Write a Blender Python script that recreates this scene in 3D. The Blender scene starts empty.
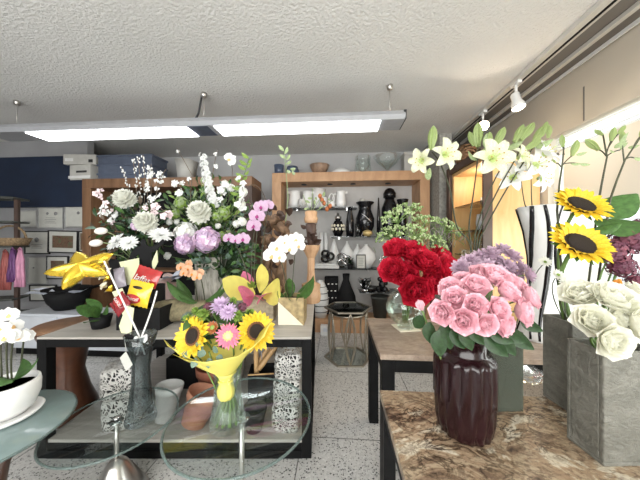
import bpy, math, random
from mathutils import Vector, Matrix, Euler, Quaternion

S = bpy.context.scene
COL = S.collection
PI = math.pi
R = math.radians

# ---------------------------------------------------------------- camera
CAMH, YAW, FOC = 1.40, R(4.0), 250.0
cam_d = bpy.data.cameras.new('camera')
cam_d.sensor_width = 36.0
cam_d.lens = FOC / 640 * 36.0
cam_d.clip_start = 0.05
cam = bpy.data.objects.new('camera', cam_d)
COL.objects.link(cam)
cam.location = (0, 0, CAMH)
cam.rotation_euler = (PI / 2, 0, YAW)
S.camera = cam

# ---------------------------------------------------------------- world, daylight, exposure
W = bpy.data.worlds.new('daylight')
S.world = W
W.use_nodes = True
wn = W.node_tree
bg = wn.nodes['Background']
bg.inputs['Color'].default_value = (0.93, 0.96, 1.0, 1)
bg.inputs['Strength'].default_value = 1.6


def area(name, loc, rot, sx, sy, power, color):
    d = bpy.data.lights.new(name, 'AREA')
    d.shape = 'RECTANGLE'
    d.size, d.size_y, d.energy, d.color = sx, sy, power, color
    o = bpy.data.objects.new(name, d)
    COL.objects.link(o)
    o.location = loc
    o.rotation_euler = rot
    return o


# side window daylight, and fill added from an unseen shop front behind the camera
area('side_window_daylight', (2.55, 1.1, 1.35), (0, R(90), 0), 1.3, 2.6, 48, (1.0, 0.97, 0.93))
area('shop_front_fill', (-0.6, -2.35, 1.75), (R(90), 0, 0), 4.6, 2.0, 125, (1.0, 0.975, 0.94))

S.view_settings.view_transform = 'Standard'
S.view_settings.look = 'None'
S.view_settings.gamma = 1.0
S.view_settings.use_curve_mapping = False
S.view_settings.exposure = 0.66
S.cycles.max_bounces = 10
S.cycles.transparent_max_bounces = 24
S.cycles.sample_clamp_indirect = 6.0

# ---------------------------------------------------------------- placing
FW = Vector((-math.sin(YAW), math.cos(YAW), 0))
RT = Vector((math.cos(YAW), math.sin(YAW), 0))
UP = Vector((0, 0, 1))
CAM = Vector((0, 0, CAMH))


def V(x, z, h):
    """x to the right, z into the room, h above the floor"""
    p = FW * z + RT * x
    return Vector((p.x, p.y, h))


def at(px, py, z):
    return CAM + FW * z + RT * ((px - 320) / FOC * z) + UP * ((240 - py) / FOC * z)


def on(px, py, h):
    z = FOC * (CAMH - h) / (py - 240)
    return at(px, py, z)


def vd(x, f, u):
    return (RT * x + FW * f + UP * u).normalized()


# ---------------------------------------------------------------- materials
def nm(name):
    m = bpy.data.materials.new(name)
    m.use_nodes = True
    nt = m.node_tree
    return m, nt, nt.nodes, nt.links, nt.nodes['Principled BSDF']


def ramp(nodes, stops):
    r = nodes.new('ShaderNodeValToRGB')
    e = r.color_ramp.elements
    while len(e) < len(stops):
        e.new(0.5)
    for k, (p, c) in enumerate(stops):
        e[k].position = p
        e[k].color = (c[0], c[1], c[2], 1)
    return r


def noise(nodes, links, scale, detail=3, vec=None, rough=0.5, dist=0.0):
    n = nodes.new('ShaderNodeTexNoise')
    n.inputs['Scale'].default_value = scale
    n.inputs['Detail'].default_value = detail
    n.inputs['Roughness'].default_value = rough
    n.inputs['Distortion'].default_value = dist
    if vec is not None:
        links.new(vec, n.inputs['Vector'])
    return n


def coords(nodes, links, scale=(1, 1, 1)):
    t = nodes.new('ShaderNodeTexCoord')
    mp = nodes.new('ShaderNodeMapping')
    mp.inputs['Scale'].default_value = scale
    links.new(t.outputs['Object'], mp.inputs['Vector'])
    return mp.outputs['Vector']


def bump(nodes, links, b, height, strength, dist=0.01):
    n = nodes.new('ShaderNodeBump')
    n.inputs['Strength'].default_value = strength
    n.inputs['Distance'].default_value = dist
    links.new(height, n.inputs['Height'])
    links.new(n.outputs['Normal'], b.inputs['Normal'])


def pm(name, col, rough=0.5, metal=0.0, var=0.12, vs=14, bmp=0.0, bs=60, coat=0.0, sub=0.0, col2=None, spec=0.5, tr=0.0):
    m, nt, N, L, b = nm(name)
    b.inputs['Roughness'].default_value = rough
    b.inputs['Metallic'].default_value = metal
    b.inputs['Coat Weight'].default_value = coat
    b.inputs['Specular IOR Level'].default_value = spec
    if sub:
        b.inputs['Subsurface Weight'].default_value = sub
        b.inputs['Subsurface Radius'].default_value = (0.02, 0.015, 0.01)
    v = coords(N, L)
    n = noise(N, L, vs, 3, v)
    lo = tuple(max(0, c * (1 - var)) for c in col)
    hi = col2 if col2 else tuple(min(1, c * (1 + var)) for c in col)
    r = ramp(N, [(0.3, lo), (0.7, hi)])
    L.new(n.outputs['Fac'], r.inputs['Fac'])
    L.new(r.outputs['Color'], b.inputs['Base Color'])
    if bmp:
        n2 = noise(N, L, bs, 4, v)
        bump(N, L, b, n2.outputs['Fac'], bmp)
    if tr:
        t = N.new('ShaderNodeBsdfTranslucent')
        L.new(r.outputs['Color'], t.inputs['Color'])
        mx = N.new('ShaderNodeMixShader')
        mx.inputs['Fac'].default_value = tr
        L.new(b.outputs[0], mx.inputs[1])
        L.new(t.outputs[0], mx.inputs[2])
        L.new(mx.outputs[0], N['Material Output'].inputs['Surface'])
    return m


def wood(name, dark, light, scale=(3, 3, 30), rough=0.45, coat=0.0):
    m, nt, N, L, b = nm(name)
    v = coords(N, L, scale)
    n = noise(N, L, 2.2, 6, v, 0.62, 0.6)
    r = ramp(N, [(0.28, dark), (0.5, tuple((a + c) / 2 for a, c in zip(dark, light))), (0.72, light)])
    L.new(n.outputs['Fac'], r.inputs['Fac'])
    L.new(r.outputs['Color'], b.inputs['Base Color'])
    b.inputs['Roughness'].default_value = rough
    b.inputs['Coat Weight'].default_value = coat
    bump(N, L, b, n.outputs['Fac'], 0.08)
    return m


def stone(name, stops, scale=5, rough=0.25, dist=1.4, bmp=0.0, veins=0.5, stretch=(1, 1, 1)):
    m, nt, N, L, b = nm(name)
    v = coords(N, L, stretch)
    n = noise(N, L, scale, 9, v, 0.68, dist)
    r = ramp(N, stops)
    L.new(n.outputs['Fac'], r.inputs['Fac'])
    n2 = noise(N, L, scale * 7, 6, v, 0.7, 0.5)
    r2 = ramp(N, [(0.35, (0.45, 0.42, 0.40)), (0.6, (1.1, 1.08, 1.04))])
    L.new(n2.outputs['Fac'], r2.inputs['Fac'])
    mx = N.new('ShaderNodeMixRGB')
    mx.blend_type = 'MULTIPLY'
    mx.inputs['Fac'].default_value = veins
    L.new(r.outputs['Color'], mx.inputs['Color1'])
    L.new(r2.outputs['Color'], mx.inputs['Color2'])
    L.new(mx.outputs['Color'], b.inputs['Base Color'])
    b.inputs['Roughness'].default_value = rough
    if bmp:
        n3 = noise(N, L, scale * 3.5, 7, v, 0.62, 1.2)
        bump(N, L, b, n3.outputs['Fac'], bmp * 0.5, 0.04)
    return m


def glass(name, tint=(0.93, 0.96, 0.95), rough=0.02, gl=0.10, fr=0.38):
    m, nt, N, L, b = nm(name)
    N.remove(b)
    out = N['Material Output']
    tr = N.new('ShaderNodeBsdfTransparent')
    tr.inputs['Color'].default_value = (*tint, 1)
    g = N.new('ShaderNodeBsdfGlossy')
    g.inputs['Roughness'].default_value = rough
    g.inputs['Color'].default_value = (0.95, 0.97, 0.97, 1)
    lw = N.new('ShaderNodeLayerWeight')
    lw.inputs['Blend'].default_value = 0.30
    mul = N.new('ShaderNodeMath')
    mul.operation = 'MULTIPLY_ADD'
    mul.inputs[1].default_value = fr
    mul.inputs[2].default_value = gl * 0.2
    L.new(lw.outputs['Fresnel'], mul.inputs[0])
    mx = N.new('ShaderNodeMixShader')
    L.new(mul.outputs[0], mx.inputs['Fac'])
    L.new(tr.outputs[0], mx.inputs[1])
    L.new(g.outputs[0], mx.inputs[2])
    L.new(mx.outputs[0], out.inputs['Surface'])
    return m


def frosted(name, col, fac=0.6, rough=0.15):
    """part see-through, part body colour"""
    m, nt, N, L, b = nm(name)
    b.inputs['Base Color'].default_value = (*col, 1)
    b.inputs['Roughness'].default_value = rough
    out = N['Material Output']
    tr = N.new('ShaderNodeBsdfTransparent')
    tr.inputs['Color'].default_value = (0.9, 0.95, 0.94, 1)
    n = noise(N, L, 18, 5, coords(N, L))
    mr = N.new('ShaderNodeMapRange')
    mr.inputs['To Min'].default_value = max(0, fac - 0.12)
    mr.inputs['To Max'].default_value = min(1, fac + 0.12)
    L.new(n.outputs['Fac'], mr.inputs['Value'])
    mx = N.new('ShaderNodeMixShader')
    L.new(mr.outputs[0], mx.inputs['Fac'])
    L.new(tr.outputs[0], mx.inputs[1])
    L.new(b.outputs[0], mx.inputs[2])
    L.new(mx.outputs[0], out.inputs['Surface'])
    return m


def emit(name, col, strength):
    m, nt, N, L, b = nm(name)
    b.inputs['Base Color'].default_value = (*col, 1)
    b.inputs['Emission Color'].default_value = (*col, 1)
    b.inputs['Emission Strength'].default_value = strength
    return m


def filigree(name, col, scale=26, cut=0.07):
    """openwork of curling white strips: real holes between the strips"""
    m, nt, N, L, b = nm(name)
    b.inputs['Base Color'].default_value = (*col, 1)
    b.inputs['Roughness'].default_value = 0.45
    v = coords(N, L)
    wv = noise(N, L, 9, 2, v)
    add = N.new('ShaderNodeVectorMath')
    add.operation = 'MULTIPLY_ADD'
    add.inputs[1].default_value = (0.12, 0.12, 0.12)
    L.new(wv.outputs['Color'], add.inputs[0])
    L.new(v, add.inputs[2])
    vo = N.new('ShaderNodeTexVoronoi')
    vo.feature = 'DISTANCE_TO_EDGE'
    vo.inputs['Scale'].default_value = scale
    L.new(add.outputs[0], vo.inputs['Vector'])
    lt = N.new('ShaderNodeMath')
    lt.operation = 'GREATER_THAN'
    lt.inputs[1].default_value = cut
    L.new(vo.outputs['Distance'], lt.inputs[0])
    tr = N.new('ShaderNodeBsdfTransparent')
    mx = N.new('ShaderNodeMixShader')
    L.new(lt.outputs[0], mx.inputs['Fac'])
    L.new(b.outputs[0], mx.inputs[1])
    L.new(tr.outputs[0], mx.inputs[2])
    L.new(mx.outputs[0], N['Material Output'].inputs['Surface'])
    return m


# ---------------------------------------------------------------- mesh builder
class MB:
    def __init__(s):
        s.v, s.f, s.m, s.s = [], [], [], []

    def add(s, vs, fs, mi=0, M=None, smooth=True):
        o = len(s.v)
        if M is not None:
            vs = [M @ Vector(p) for p in vs]
        s.v.extend([tuple(p) for p in vs])
        for f in fs:
            s.f.append(tuple(i + o for i in f))
            s.m.append(mi)
            s.s.append(smooth)
        return s

    def box(s, c, d, mi=0, M=None):
        x, y, z = c
        a, b, h = d[0] / 2, d[1] / 2, d[2] / 2
        vs = [(x + i * a, y + j * b, z + k * h) for k in (-1, 1) for j in (-1, 1) for i in (-1, 1)]
        fs = [(0, 2, 3, 1), (4, 5, 7, 6), (0, 1, 5, 4), (2, 6, 7, 3), (0, 4, 6, 2), (1, 3, 7, 5)]
        return s.add(vs, fs, mi, M, False)

    def b2(s, lo, hi, mi=0, M=None):
        return s.box([(p + q) / 2 for p, q in zip(lo, hi)], [q - p for p, q in zip(lo, hi)], mi, M)

    def prism(s, poly, z0, z1, mi=0, M=None, smooth=False):
        n = len(poly)
        vs = [(p[0], p[1], z0) for p in poly] + [(p[0], p[1], z1) for p in poly]
        fs = [tuple(range(n - 1, -1, -1)), tuple(range(n, 2 * n))]
        fs += [(i, (i + 1) % n, n + (i + 1) % n, n + i) for i in range(n)]
        return s.add(vs, fs, mi, M, smooth)

    def lathe(s, prof, seg=24, mi=0, M=None, smooth=True, sx=1.0, sy=1.0):
        vs, fs = [], []
        n = len(prof)
        for (r, z) in prof:
            for k in range(seg):
                a = 2 * PI * k / seg
                vs.append((r * math.cos(a) * sx, r * math.sin(a) * sy, z))
        for i in range(n - 1):
            for k in range(seg):
                k2 = (k + 1) % seg
                fs.append((i * seg + k, i * seg + k2, (i + 1) * seg + k2, (i + 1) * seg + k))
        if prof[0][0] > 1e-6:
            fs.append(tuple(range(seg - 1, -1, -1)))
        if prof[-1][0] > 1e-6:
            fs.append(tuple((n - 1) * seg + k for k in range(seg)))
        return s.add(vs, fs, mi, M, smooth)

    def tube(s, pts, rad, seg=6, mi=0, M=None, caps=True):
        pts = [Vector(p) for p in pts]
        n = len(pts)
        rr = rad if isinstance(rad, (list, tuple)) else [rad] * n
        vs, fs = [], []
        t = (pts[1] - pts[0]).normalized()
        u = t.orthogonal().normalized()
        for i, p in enumerate(pts):
            t = (pts[min(i + 1, n - 1)] - pts[max(i - 1, 0)])
            if t.length < 1e-9:
                t = Vector((0, 0, 1))
            t.normalize()
            u = (u - t * u.dot(t))
            if u.length < 1e-6:
                u = t.orthogonal()
            u.normalize()
            w = t.cross(u)
            for k in range(seg):
                a = 2 * PI * k / seg
                vs.append(p + (u * math.cos(a) + w * math.sin(a)) * rr[i])
        for i in range(n - 1):
            for k in range(seg):
                k2 = (k + 1) % seg
                fs.append((i * seg + k, i * seg + k2, (i + 1) * seg + k2, (i + 1) * seg + k))
        if caps:
            fs.append(tuple(range(seg - 1, -1, -1)))
            fs.append(tuple((n - 1) * seg + k for k in range(seg)))
        return s.add(vs, fs, mi, M)

    def ball(s, c, r, seg=10, rings=6, mi=0, M=None):
        if not isinstance(r, (list, tuple)):
            r = (r, r, r)
        vs, fs = [(c[0], c[1], c[2] - r[2])], []
        for i in range(1, rings):
            a = -PI / 2 + PI * i / rings
            for k in range(seg):
                b = 2 * PI * k / seg
                vs.append((c[0] + r[0] * math.cos(a) * math.cos(b), c[1] + r[1] * math.cos(a) * math.sin(b), c[2] + r[2] * math.sin(a)))
        vs.append((c[0], c[1], c[2] + r[2]))
        for k in range(seg):
            fs.append((0, 1 + (k + 1) % seg, 1 + k))
        for i in range(rings - 2):
            for k in range(seg):
                k2 = (k + 1) % seg
                a = 1 + i * seg
                fs.append((a + k, a + k2, a + seg + k2, a + seg + k))
        l = len(vs) - 1
        a = 1 + (rings - 2) * seg
        for k in range(seg):
            fs.append((a + k, a + (k + 1) % seg, l))
        return s.add(vs, fs, mi, M)

    def petal(s, az, L, Wd, t0, t1, r0=0.0, z0=0.0, cup=0.0, curl=0.0, a=1.0, b=0.6, base=0.15, nu=5, nv=4, mi=0, mbase=None, split=0.3, ruf=0.0, ph=0.0, M=None, tw=0.0):
        """sheet that leaves the axis at angle t0 and ends at t1 (degrees from +Z)"""
        er = Vector((math.cos(az), math.sin(az), 0))
        et = Vector((-math.sin(az), math.cos(az), 0))
        r, z = r0, z0
        vs, fs = [], []
        for i in range(nu + 1):
            u = i / nu
            th = R(t0 + (t1 - t0) * u + curl * max(0, u - 0.7) / 0.3)
            if i:
                r += math.sin(th) * L / nu
                z += math.cos(th) * L / nu
            nrm = er * (-math.cos(th)) + UP * math.sin(th)
            w = Wd * max(base * (1 - u), math.sin(PI * min(1, max(0, u)) ** a) ** b if 0 < u < 1 else 0.0)
            if i == nu:
                w = Wd * 0.06
            for j in range(nv + 1):
                v = -1 + 2 * j / nv
                p = er * r + UP * z + et * (w * v) + nrm * (cup * w * v * v + ruf * w * math.sin(ph + 5 * v + 3 * u) * abs(v) + tw * w * v * u)
                vs.append(p)
        for i in range(nu):
            for j in range(nv):
                q = i * (nv + 1) + j
                fs.append((q, q + 1, q + nv + 2, q + nv + 1))
        if mbase is None:
            s.add(vs, fs, mi, M)
        else:
            k = max(1, int(round(nu * split))) * nv
            s.add(vs, fs[:k], mbase, M)
            o = len(s.v) - len(vs)
            for f in fs[k:]:
                s.f.append(tuple(i + o for i in f))
                s.m.append(mi)
                s.s.append(True)
        return s

    def mesh(s, name, mats):
        me = bpy.data.meshes.new(name)
        me.from_pydata(s.v, [], s.f)
        for m in (mats if isinstance(mats, (list, tuple)) else [mats]):
            me.materials.append(m)
        me.polygons.foreach_set('material_index', s.m)
        me.polygons.foreach_set('use_smooth', s.s)
        me.update()
        return me

    def build(s, name, mats, parent=None, bevel=0.0, loc=None):
        return link(name, s.mesh(name, mats), parent, bevel, loc)


def link(name, me, parent=None, bevel=0.0, loc=None):
    o = bpy.data.objects.new(name, me)
    COL.objects.link(o)
    if parent is not None:
        o.parent = parent
    if loc is not None:
        o.location = loc
    if bevel:
        md = o.modifiers.new('bevel', 'BEVEL')
        md.width = bevel
        md.segments = 2
        md.limit_method = 'ANGLE'
    return o


def tag(o, label=None, cat=None, group=None, kind=None):
    if label:
        o['label'] = label
    if cat:
        o['category'] = cat
    if group:
        o['group'] = group
    if kind:
        o['kind'] = kind
    return o


def thing(name, label, cat, loc=(0, 0, 0), rz=0.0, group=None):
    o = bpy.data.objects.new(name, None)
    o.empty_display_size = 0.05
    COL.objects.link(o)
    o.location = loc
    o.rotation_euler = (0, 0, rz)
    return tag(o, label, cat, group)


def struct(name, mb, mats, parent=None, bevel=0.0):
    o = mb.build(name, mats, parent, bevel)
    if parent is None:
        o['kind'] = 'structure'
    return o


def dup(root, loc, rz=None, label=None, group=None):
    r = root.copy()
    COL.objects.link(r)
    r.location = loc
    if rz is not None:
        r.rotation_euler = (0, 0, rz)
    if label:
        r['label'] = label
    if group:
        r['group'] = group
    for ch in list(root.children):
        c = ch.copy()
        COL.objects.link(c)
        c.parent = r
        for g in list(ch.children):
            d = g.copy()
            COL.objects.link(d)
            d.parent = c
    return r


def quat(d, spin=0.0):
    return Vector(d).normalized().to_track_quat('Z', 'Y') @ Quaternion((0, 0, 1), spin)


def put(name, me, parent, loc, d=(0, 0, 1), sc=1.0, spin=0.0):
    o = link(name, me, parent, 0, loc)
    o.rotation_mode = 'QUATERNION'
    o.rotation_quaternion = quat(d, spin)
    o.scale = (sc, sc, sc) if not isinstance(sc, (tuple, list)) else sc
    return o


def bez(p0, p1, p2, n=10):
    p0, p1, p2 = Vector(p0), Vector(p1), Vector(p2)
    return [p0 * (1 - t) ** 2 + p1 * 2 * t * (1 - t) + p2 * t * t for t in [i / n for i in range(n + 1)]]


def text_mesh(txt, size, depth, mat, shear=0.0):
    cu = bpy.data.curves.new('lettering', 'FONT')
    cu.body = txt
    cu.size = size
    cu.extrude = depth
    cu.shear = shear
    cu.align_x, cu.align_y = 'CENTER', 'CENTER'
    ob = bpy.data.objects.new('lettering', cu)
    COL.objects.link(ob)
    dg = bpy.context.evaluated_depsgraph_get()
    me = bpy.data.meshes.new_from_object(ob.evaluated_get(dg))
    bpy.data.objects.remove(ob)
    me.materials.clear()
    me.materials.append(mat)
    return me

# ================================================================ materials
def ceiling_mat():
    m, nt, N, L, b = nm('textured_plaster')
    v = coords(N, L)
    n = noise(N, L, 46, 4, v, 0.6)
    n2 = noise(N, L, 1.2, 3, v)
    r = ramp(N, [(0.2, (0.72, 0.715, 0.70)), (0.8, (0.79, 0.785, 0.77))])
    L.new(n2.outputs['Fac'], r.inputs['Fac'])
    L.new(r.outputs['Color'], b.inputs['Base Color'])
    b.inputs['Roughness'].default_value = 0.9
    bump(N, L, b, n.outputs['Fac'], 0.75, 0.022)
    return m


def floor_mat():
    m, nt, N, L, b = nm('terrazzo_tile')
    v = coords(N, L)
    vo = N.new('ShaderNodeTexVoronoi')
    vo.inputs['Scale'].default_value = 90
    L.new(v, vo.inputs['Vector'])
    chips = ramp(N, [(0.0, (0.05, 0.05, 0.05)), (0.20, (0.09, 0.09, 0.085)), (0.24, (0.34, 0.33, 0.32)), (0.40, (0.47, 0.46, 0.445)), (0.75, (0.58, 0.57, 0.55)), (1.0, (0.68, 0.67, 0.65))])
    sep = N.new('ShaderNodeSeparateColor')
    L.new(vo.outputs['Color'], sep.inputs['Color'])
    L.new(sep.outputs[0], chips.inputs['Fac'])
    vo2 = N.new('ShaderNodeTexVoronoi')
    vo2.feature = 'DISTANCE_TO_EDGE'
    vo2.inputs['Scale'].default_value = 90
    L.new(v, vo2.inputs['Vector'])
    gt = N.new('ShaderNodeMath')
    gt.operation = 'GREATER_THAN'
    gt.inputs[1].default_value = 0.13
    L.new(vo2.outputs['Distance'], gt.inputs[0])
    mx = N.new('ShaderNodeMixRGB')
    mx.inputs['Color1'].default_value = (0.57, 0.565, 0.55, 1)
    L.new(gt.outputs[0], mx.inputs['Fac'])
    L.new(chips.outputs['Color'], mx.inputs['Color2'])
    br = N.new('ShaderNodeTexBrick')
    br.offset = 0.0
    br.inputs['Scale'].default_value = 1.0
    br.inputs['Brick Width'].default_value = 0.9
    br.inputs['Row Height'].default_value = 0.9
    br.inputs['Mortar Size'].default_value = 0.0035
    br.inputs['Color1'].default_value = (1, 1, 1, 1)
    br.inputs['Color2'].default_value = (0.97, 0.97, 0.97, 1)
    br.inputs['Mortar'].default_value = (0.22, 0.22, 0.21, 1)
    mp = N.new('ShaderNodeMapping')
    mp.inputs['Location'].default_value = (0.25, 0.03, 0)
    L.new(v, mp.inputs['Vector'])
    L.new(mp.outputs['Vector'], br.inputs['Vector'])
    m2 = N.new('ShaderNodeMixRGB')
    m2.blend_type = 'MULTIPLY'
    m2.inputs['Fac'].default_value = 1
    L.new(mx.outputs['Color'], m2.inputs['Color1'])
    L.new(br.outputs['Color'], m2.inputs['Color2'])
    L.new(m2.outputs['Color'], b.inputs['Base Color'])
    b.inputs['Roughness'].default_value = 0.38
    return m


def blind_mat():
    m, nt, N, L, b = nm('blind_fabric')
    b.inputs['Base Color'].default_value = (0.72, 0.68, 0.60, 1)
    b.inputs['Roughness'].default_value = 0.85
    t = N.new('ShaderNodeBsdfTranslucent')
    t.inputs['Color'].default_value = (0.78, 0.73, 0.64, 1)
    mx = N.new('ShaderNodeMixShader')
    mx.inputs['Fac'].default_value = 0.03
    L.new(b.outputs[0], mx.inputs[1])
    L.new(t.outputs[0], mx.inputs[2])
    L.new(mx.outputs[0], N['Material Output'].inputs['Surface'])
    return m


def granite_mat():
    m, nt, N, L, b = nm('brown_granite')
    v = coords(N, L, (1, 1.3, 1))
    n = noise(N, L, 3.6, 8, v, 0.6, 2.6)
    r = ramp(N, [(0.32, (0.08, 0.055, 0.042)), (0.41, (0.25, 0.17, 0.11)), (0.47, (0.43, 0.34, 0.23)), (0.51, (0.29, 0.20, 0.13)), (0.55, (0.36, 0.26, 0.165)), (0.60, (0.60, 0.54, 0.42)), (0.68, (0.34, 0.28, 0.215))])
    L.new(n.outputs['Fac'], r.inputs['Fac'])
    n2 = noise(N, L, 8, 10, v, 0.66, 1.8)
    vein = ramp(N, [(0.44, (1, 1, 1)), (0.485, (0.13, 0.09, 0.07)), (0.50, (0.10, 0.07, 0.06)), (0.53, (1, 1, 1))])
    L.new(n2.outputs['Fac'], vein.inputs['Fac'])
    n3 = noise(N, L, 3.0, 3, v)
    msk = ramp(N, [(0.38, (0.1, 0.1, 0.1)), (0.52, (1, 1, 1))])
    L.new(n3.outputs['Fac'], msk.inputs['Fac'])
    mx = N.new('ShaderNodeMixRGB')
    mx.blend_type = 'MULTIPLY'
    L.new(msk.outputs['Color'], mx.inputs['Fac'])
    L.new(r.outputs['Color'], mx.inputs['Color1'])
    L.new(vein.outputs['Color'], mx.inputs['Color2'])
    n4 = noise(N, L, 60, 5, v, 0.7)
    sp = ramp(N, [(0.36, (0.35, 0.30, 0.27)), (0.5, (1, 1, 1)), (0.66, (1.0, 1.0, 1.0))])
    L.new(n4.outputs['Fac'], sp.inputs['Fac'])
    m2 = N.new('ShaderNodeMixRGB')
    m2.blend_type = 'MULTIPLY'
    m2.inputs['Fac'].default_value = 0.8
    L.new(mx.outputs['Color'], m2.inputs['Color1'])
    L.new(sp.outputs['Color'], m2.inputs['Color2'])
    L.new(m2.outputs['Color'], b.inputs['Base Color'])
    b.inputs['Roughness'].default_value = 0.28
    b.inputs['Specular IOR Level'].default_value = 0.35
    return m


M = {}
M['ceiling'] = ceiling_mat()
M['floor'] = floor_mat()
M['wall'] = pm('grey_paint', (0.50, 0.50, 0.51), 0.8, var=0.05, vs=3)
M['wall_shaded'] = pm('shaded_grey_paint', (0.30, 0.30, 0.31), 0.8, var=0.06, vs=3)  # darker copy of the wall grey; the dim corner's shade is in the colour
M['beige'] = pm('beige_paint', (0.56, 0.51, 0.43), 0.75, var=0.04, vs=2)
M['taupe'] = pm('taupe_paint', (0.17, 0.155, 0.14), 0.7, var=0.05, vs=2)
M['navy'] = pm('navy_paint', (0.008, 0.017, 0.042), 0.6, var=0.15, vs=4)
M['pillar'] = pm('rough_plaster', (0.33, 0.32, 0.29), 0.9, var=0.25, vs=30, bmp=0.5, bs=40)
M['blind'] = blind_mat()
M['oak'] = wood('light_timber', (0.43, 0.235, 0.12), (0.60, 0.36, 0.20), (4, 4, 1.2))
M['oak_warm'] = wood('honey_timber', (0.58, 0.34, 0.13), (0.76, 0.50, 0.24), (5, 5, 0.9))
M['walnut'] = wood('brown_timber', (0.13, 0.065, 0.032), (0.26, 0.14, 0.075), (5, 5, 0.8))
M['darkwood'] = pm('dark_brown_timber', (0.075, 0.045, 0.035), 0.5, var=0.2, vs=6)
M['red_wood'] = wood('red_brown_timber', (0.045, 0.016, 0.009), (0.12, 0.045, 0.022), (3, 3, 3), 0.3, 0.3)
M['grey_wood'] = wood('grey_washed_timber', (0.36, 0.34, 0.31), (0.52, 0.49, 0.45), (1.5, 14, 14), 0.5)
M['drift'] = wood('driftwood', (0.07, 0.04, 0.022), (0.30, 0.18, 0.105), (6, 6, 6), 0.7)
M['carved'] = wood('carved_timber', (0.42, 0.23, 0.12), (0.66, 0.43, 0.26), (6, 6, 2), 0.5)
M['bark'] = wood('bark', (0.10, 0.085, 0.05), (0.34, 0.29, 0.17), (12, 3, 12), 0.9)
M['log'] = wood('weathered_log', (0.20, 0.165, 0.11), (0.44, 0.38, 0.27), (12, 2, 12), 0.8)
M['bamboo'] = wood('bamboo', (0.42, 0.24, 0.10), (0.64, 0.42, 0.20), (8, 8, 3), 0.5)
M['black'] = pm('black_steel', (0.006, 0.006, 0.0065), 0.5, var=0.2, spec=0.15)
M['black_gloss'] = pm('black_glaze', (0.008, 0.008, 0.010), 0.14, coat=0.15, spec=0.4)
M['black_matt'] = pm('matt_black', (0.010, 0.010, 0.011), 0.7, spec=0.2)
M['char'] = pm('charcoal_plastic', (0.035, 0.035, 0.037), 0.5, spec=0.3)
M['white'] = pm('white_glaze', (0.80, 0.80, 0.79), 0.22, var=0.03)
M['white_matt'] = pm('white_matt', (0.74, 0.74, 0.73), 0.6, var=0.04)
M['cabinet'] = pm('white_laminate', (0.62, 0.65, 0.70), 0.45, var=0.03)
M['cream'] = pm('cream_card', (0.80, 0.75, 0.60), 0.6, var=0.05)
M['steel'] = pm('brushed_steel', (0.62, 0.60, 0.57), 0.32, 1.0, var=0.06)
M['chrome'] = pm('chrome', (0.75, 0.75, 0.75), 0.12, 1.0, var=0.02)
M['champagne'] = pm('champagne_metal', (0.42, 0.38, 0.31), 0.34, 0.9, var=0.08)
M['alu'] = pm('aluminium_housing', (0.45, 0.46, 0.49), 0.45, 0.3, var=0.04)
M['track'] = pm('pale_track_metal', (0.66, 0.64, 0.60), 0.4, 0.2, var=0.05)
M['tube_glow'] = emit('fluorescent_diffuser', (0.96, 0.98, 1.0), 5.5)
M['lamp_glow'] = emit('warm_spot_bulb', (1.0, 0.80, 0.52), 28.0)
M['glass'] = glass('clear_glass')
M['glass_dim'] = glass('smoked_glass', (0.50, 0.52, 0.53), 0.03, 0.2)
M['glass_green'] = glass('greenish_glass', (0.95, 0.972, 0.962), 0.02, 0.16)
M['glass_top'] = glass('tabletop_glass', (0.88, 0.91, 0.905), 0.02, 0.04, 0.13)
M['glass_edge'] = frosted('glass_rim', (0.16, 0.21, 0.20), 0.55, 0.1)
M['water'] = glass('water', (0.94, 0.965, 0.94), 0.02, 0.12)
M['frost'] = frosted('sea_green_frosted_glass', (0.25, 0.33, 0.33), 0.82, 0.12)
M['mottle'] = frosted('mottled_grey_glass', (0.085, 0.095, 0.075), 0.66, 0.25)
M['granite'] = granite_mat()
M['stone_top'] = stone('taupe_stone', [(0.3, (0.20, 0.145, 0.11)), (0.5, (0.36, 0.275, 0.215)), (0.7, (0.48, 0.39, 0.31))], 5, 0.3, 1.2, 0.0, 0.5, (1, 2.5, 1))
M['slate'] = stone('grey_slate', [(0.3, (0.11, 0.108, 0.09)), (0.5, (0.165, 0.162, 0.138)), (0.7, (0.23, 0.225, 0.195))], 9, 0.62, 0.8, 0.9, 0.3, (1, 1, 1.6))
M['slate_smooth'] = pm('dark_slate', (0.07, 0.073, 0.066), 0.55, spec=0.3, var=0.12, vs=6, bmp=0.1, bs=30)
M['maroon'] = pm('maroon_glaze', (0.016, 0.0045, 0.006), 0.2, var=0.25, vs=5, coat=0.1, spec=0.4)
M['terra'] = pm('terracotta', (0.50, 0.235, 0.15), 0.75, var=0.12)
M['terra_dark'] = pm('dark_terracotta', (0.27, 0.095, 0.055), 0.7, var=0.15)
M['soil'] = pm('soil', (0.05, 0.035, 0.022), 0.95, var=0.5, vs=60, bmp=0.8, bs=90)
M['openwork'] = filigree('white_openwork', (0.68, 0.67, 0.64), 52, 0.14)
M['openwork_grey'] = filigree('grey_openwork', (0.62, 0.61, 0.58), 56, 0.14)
M['leaf'] = pm('green_leaf', (0.07, 0.155, 0.04), 0.45, var=0.3, vs=10, tr=0.20)
M['leaf_dark'] = pm('dark_green_leaf', (0.022, 0.055, 0.018), 0.4, var=0.3, vs=10, tr=0.15)
M['leaf_lime'] = pm('lime_leaf', (0.28, 0.42, 0.09), 0.5, var=0.25, vs=12, tr=0.30)
M['leaf_pale'] = pm('pale_green_leaf', (0.36, 0.46, 0.24), 0.5, var=0.2, vs=12, tr=0.30)
M['leaf_blue'] = pm('blue_green_leaf', (0.13, 0.20, 0.155), 0.5, var=0.2, vs=12)
M['stem'] = pm('green_stem', (0.13, 0.22, 0.06), 0.5, var=0.2)
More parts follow.
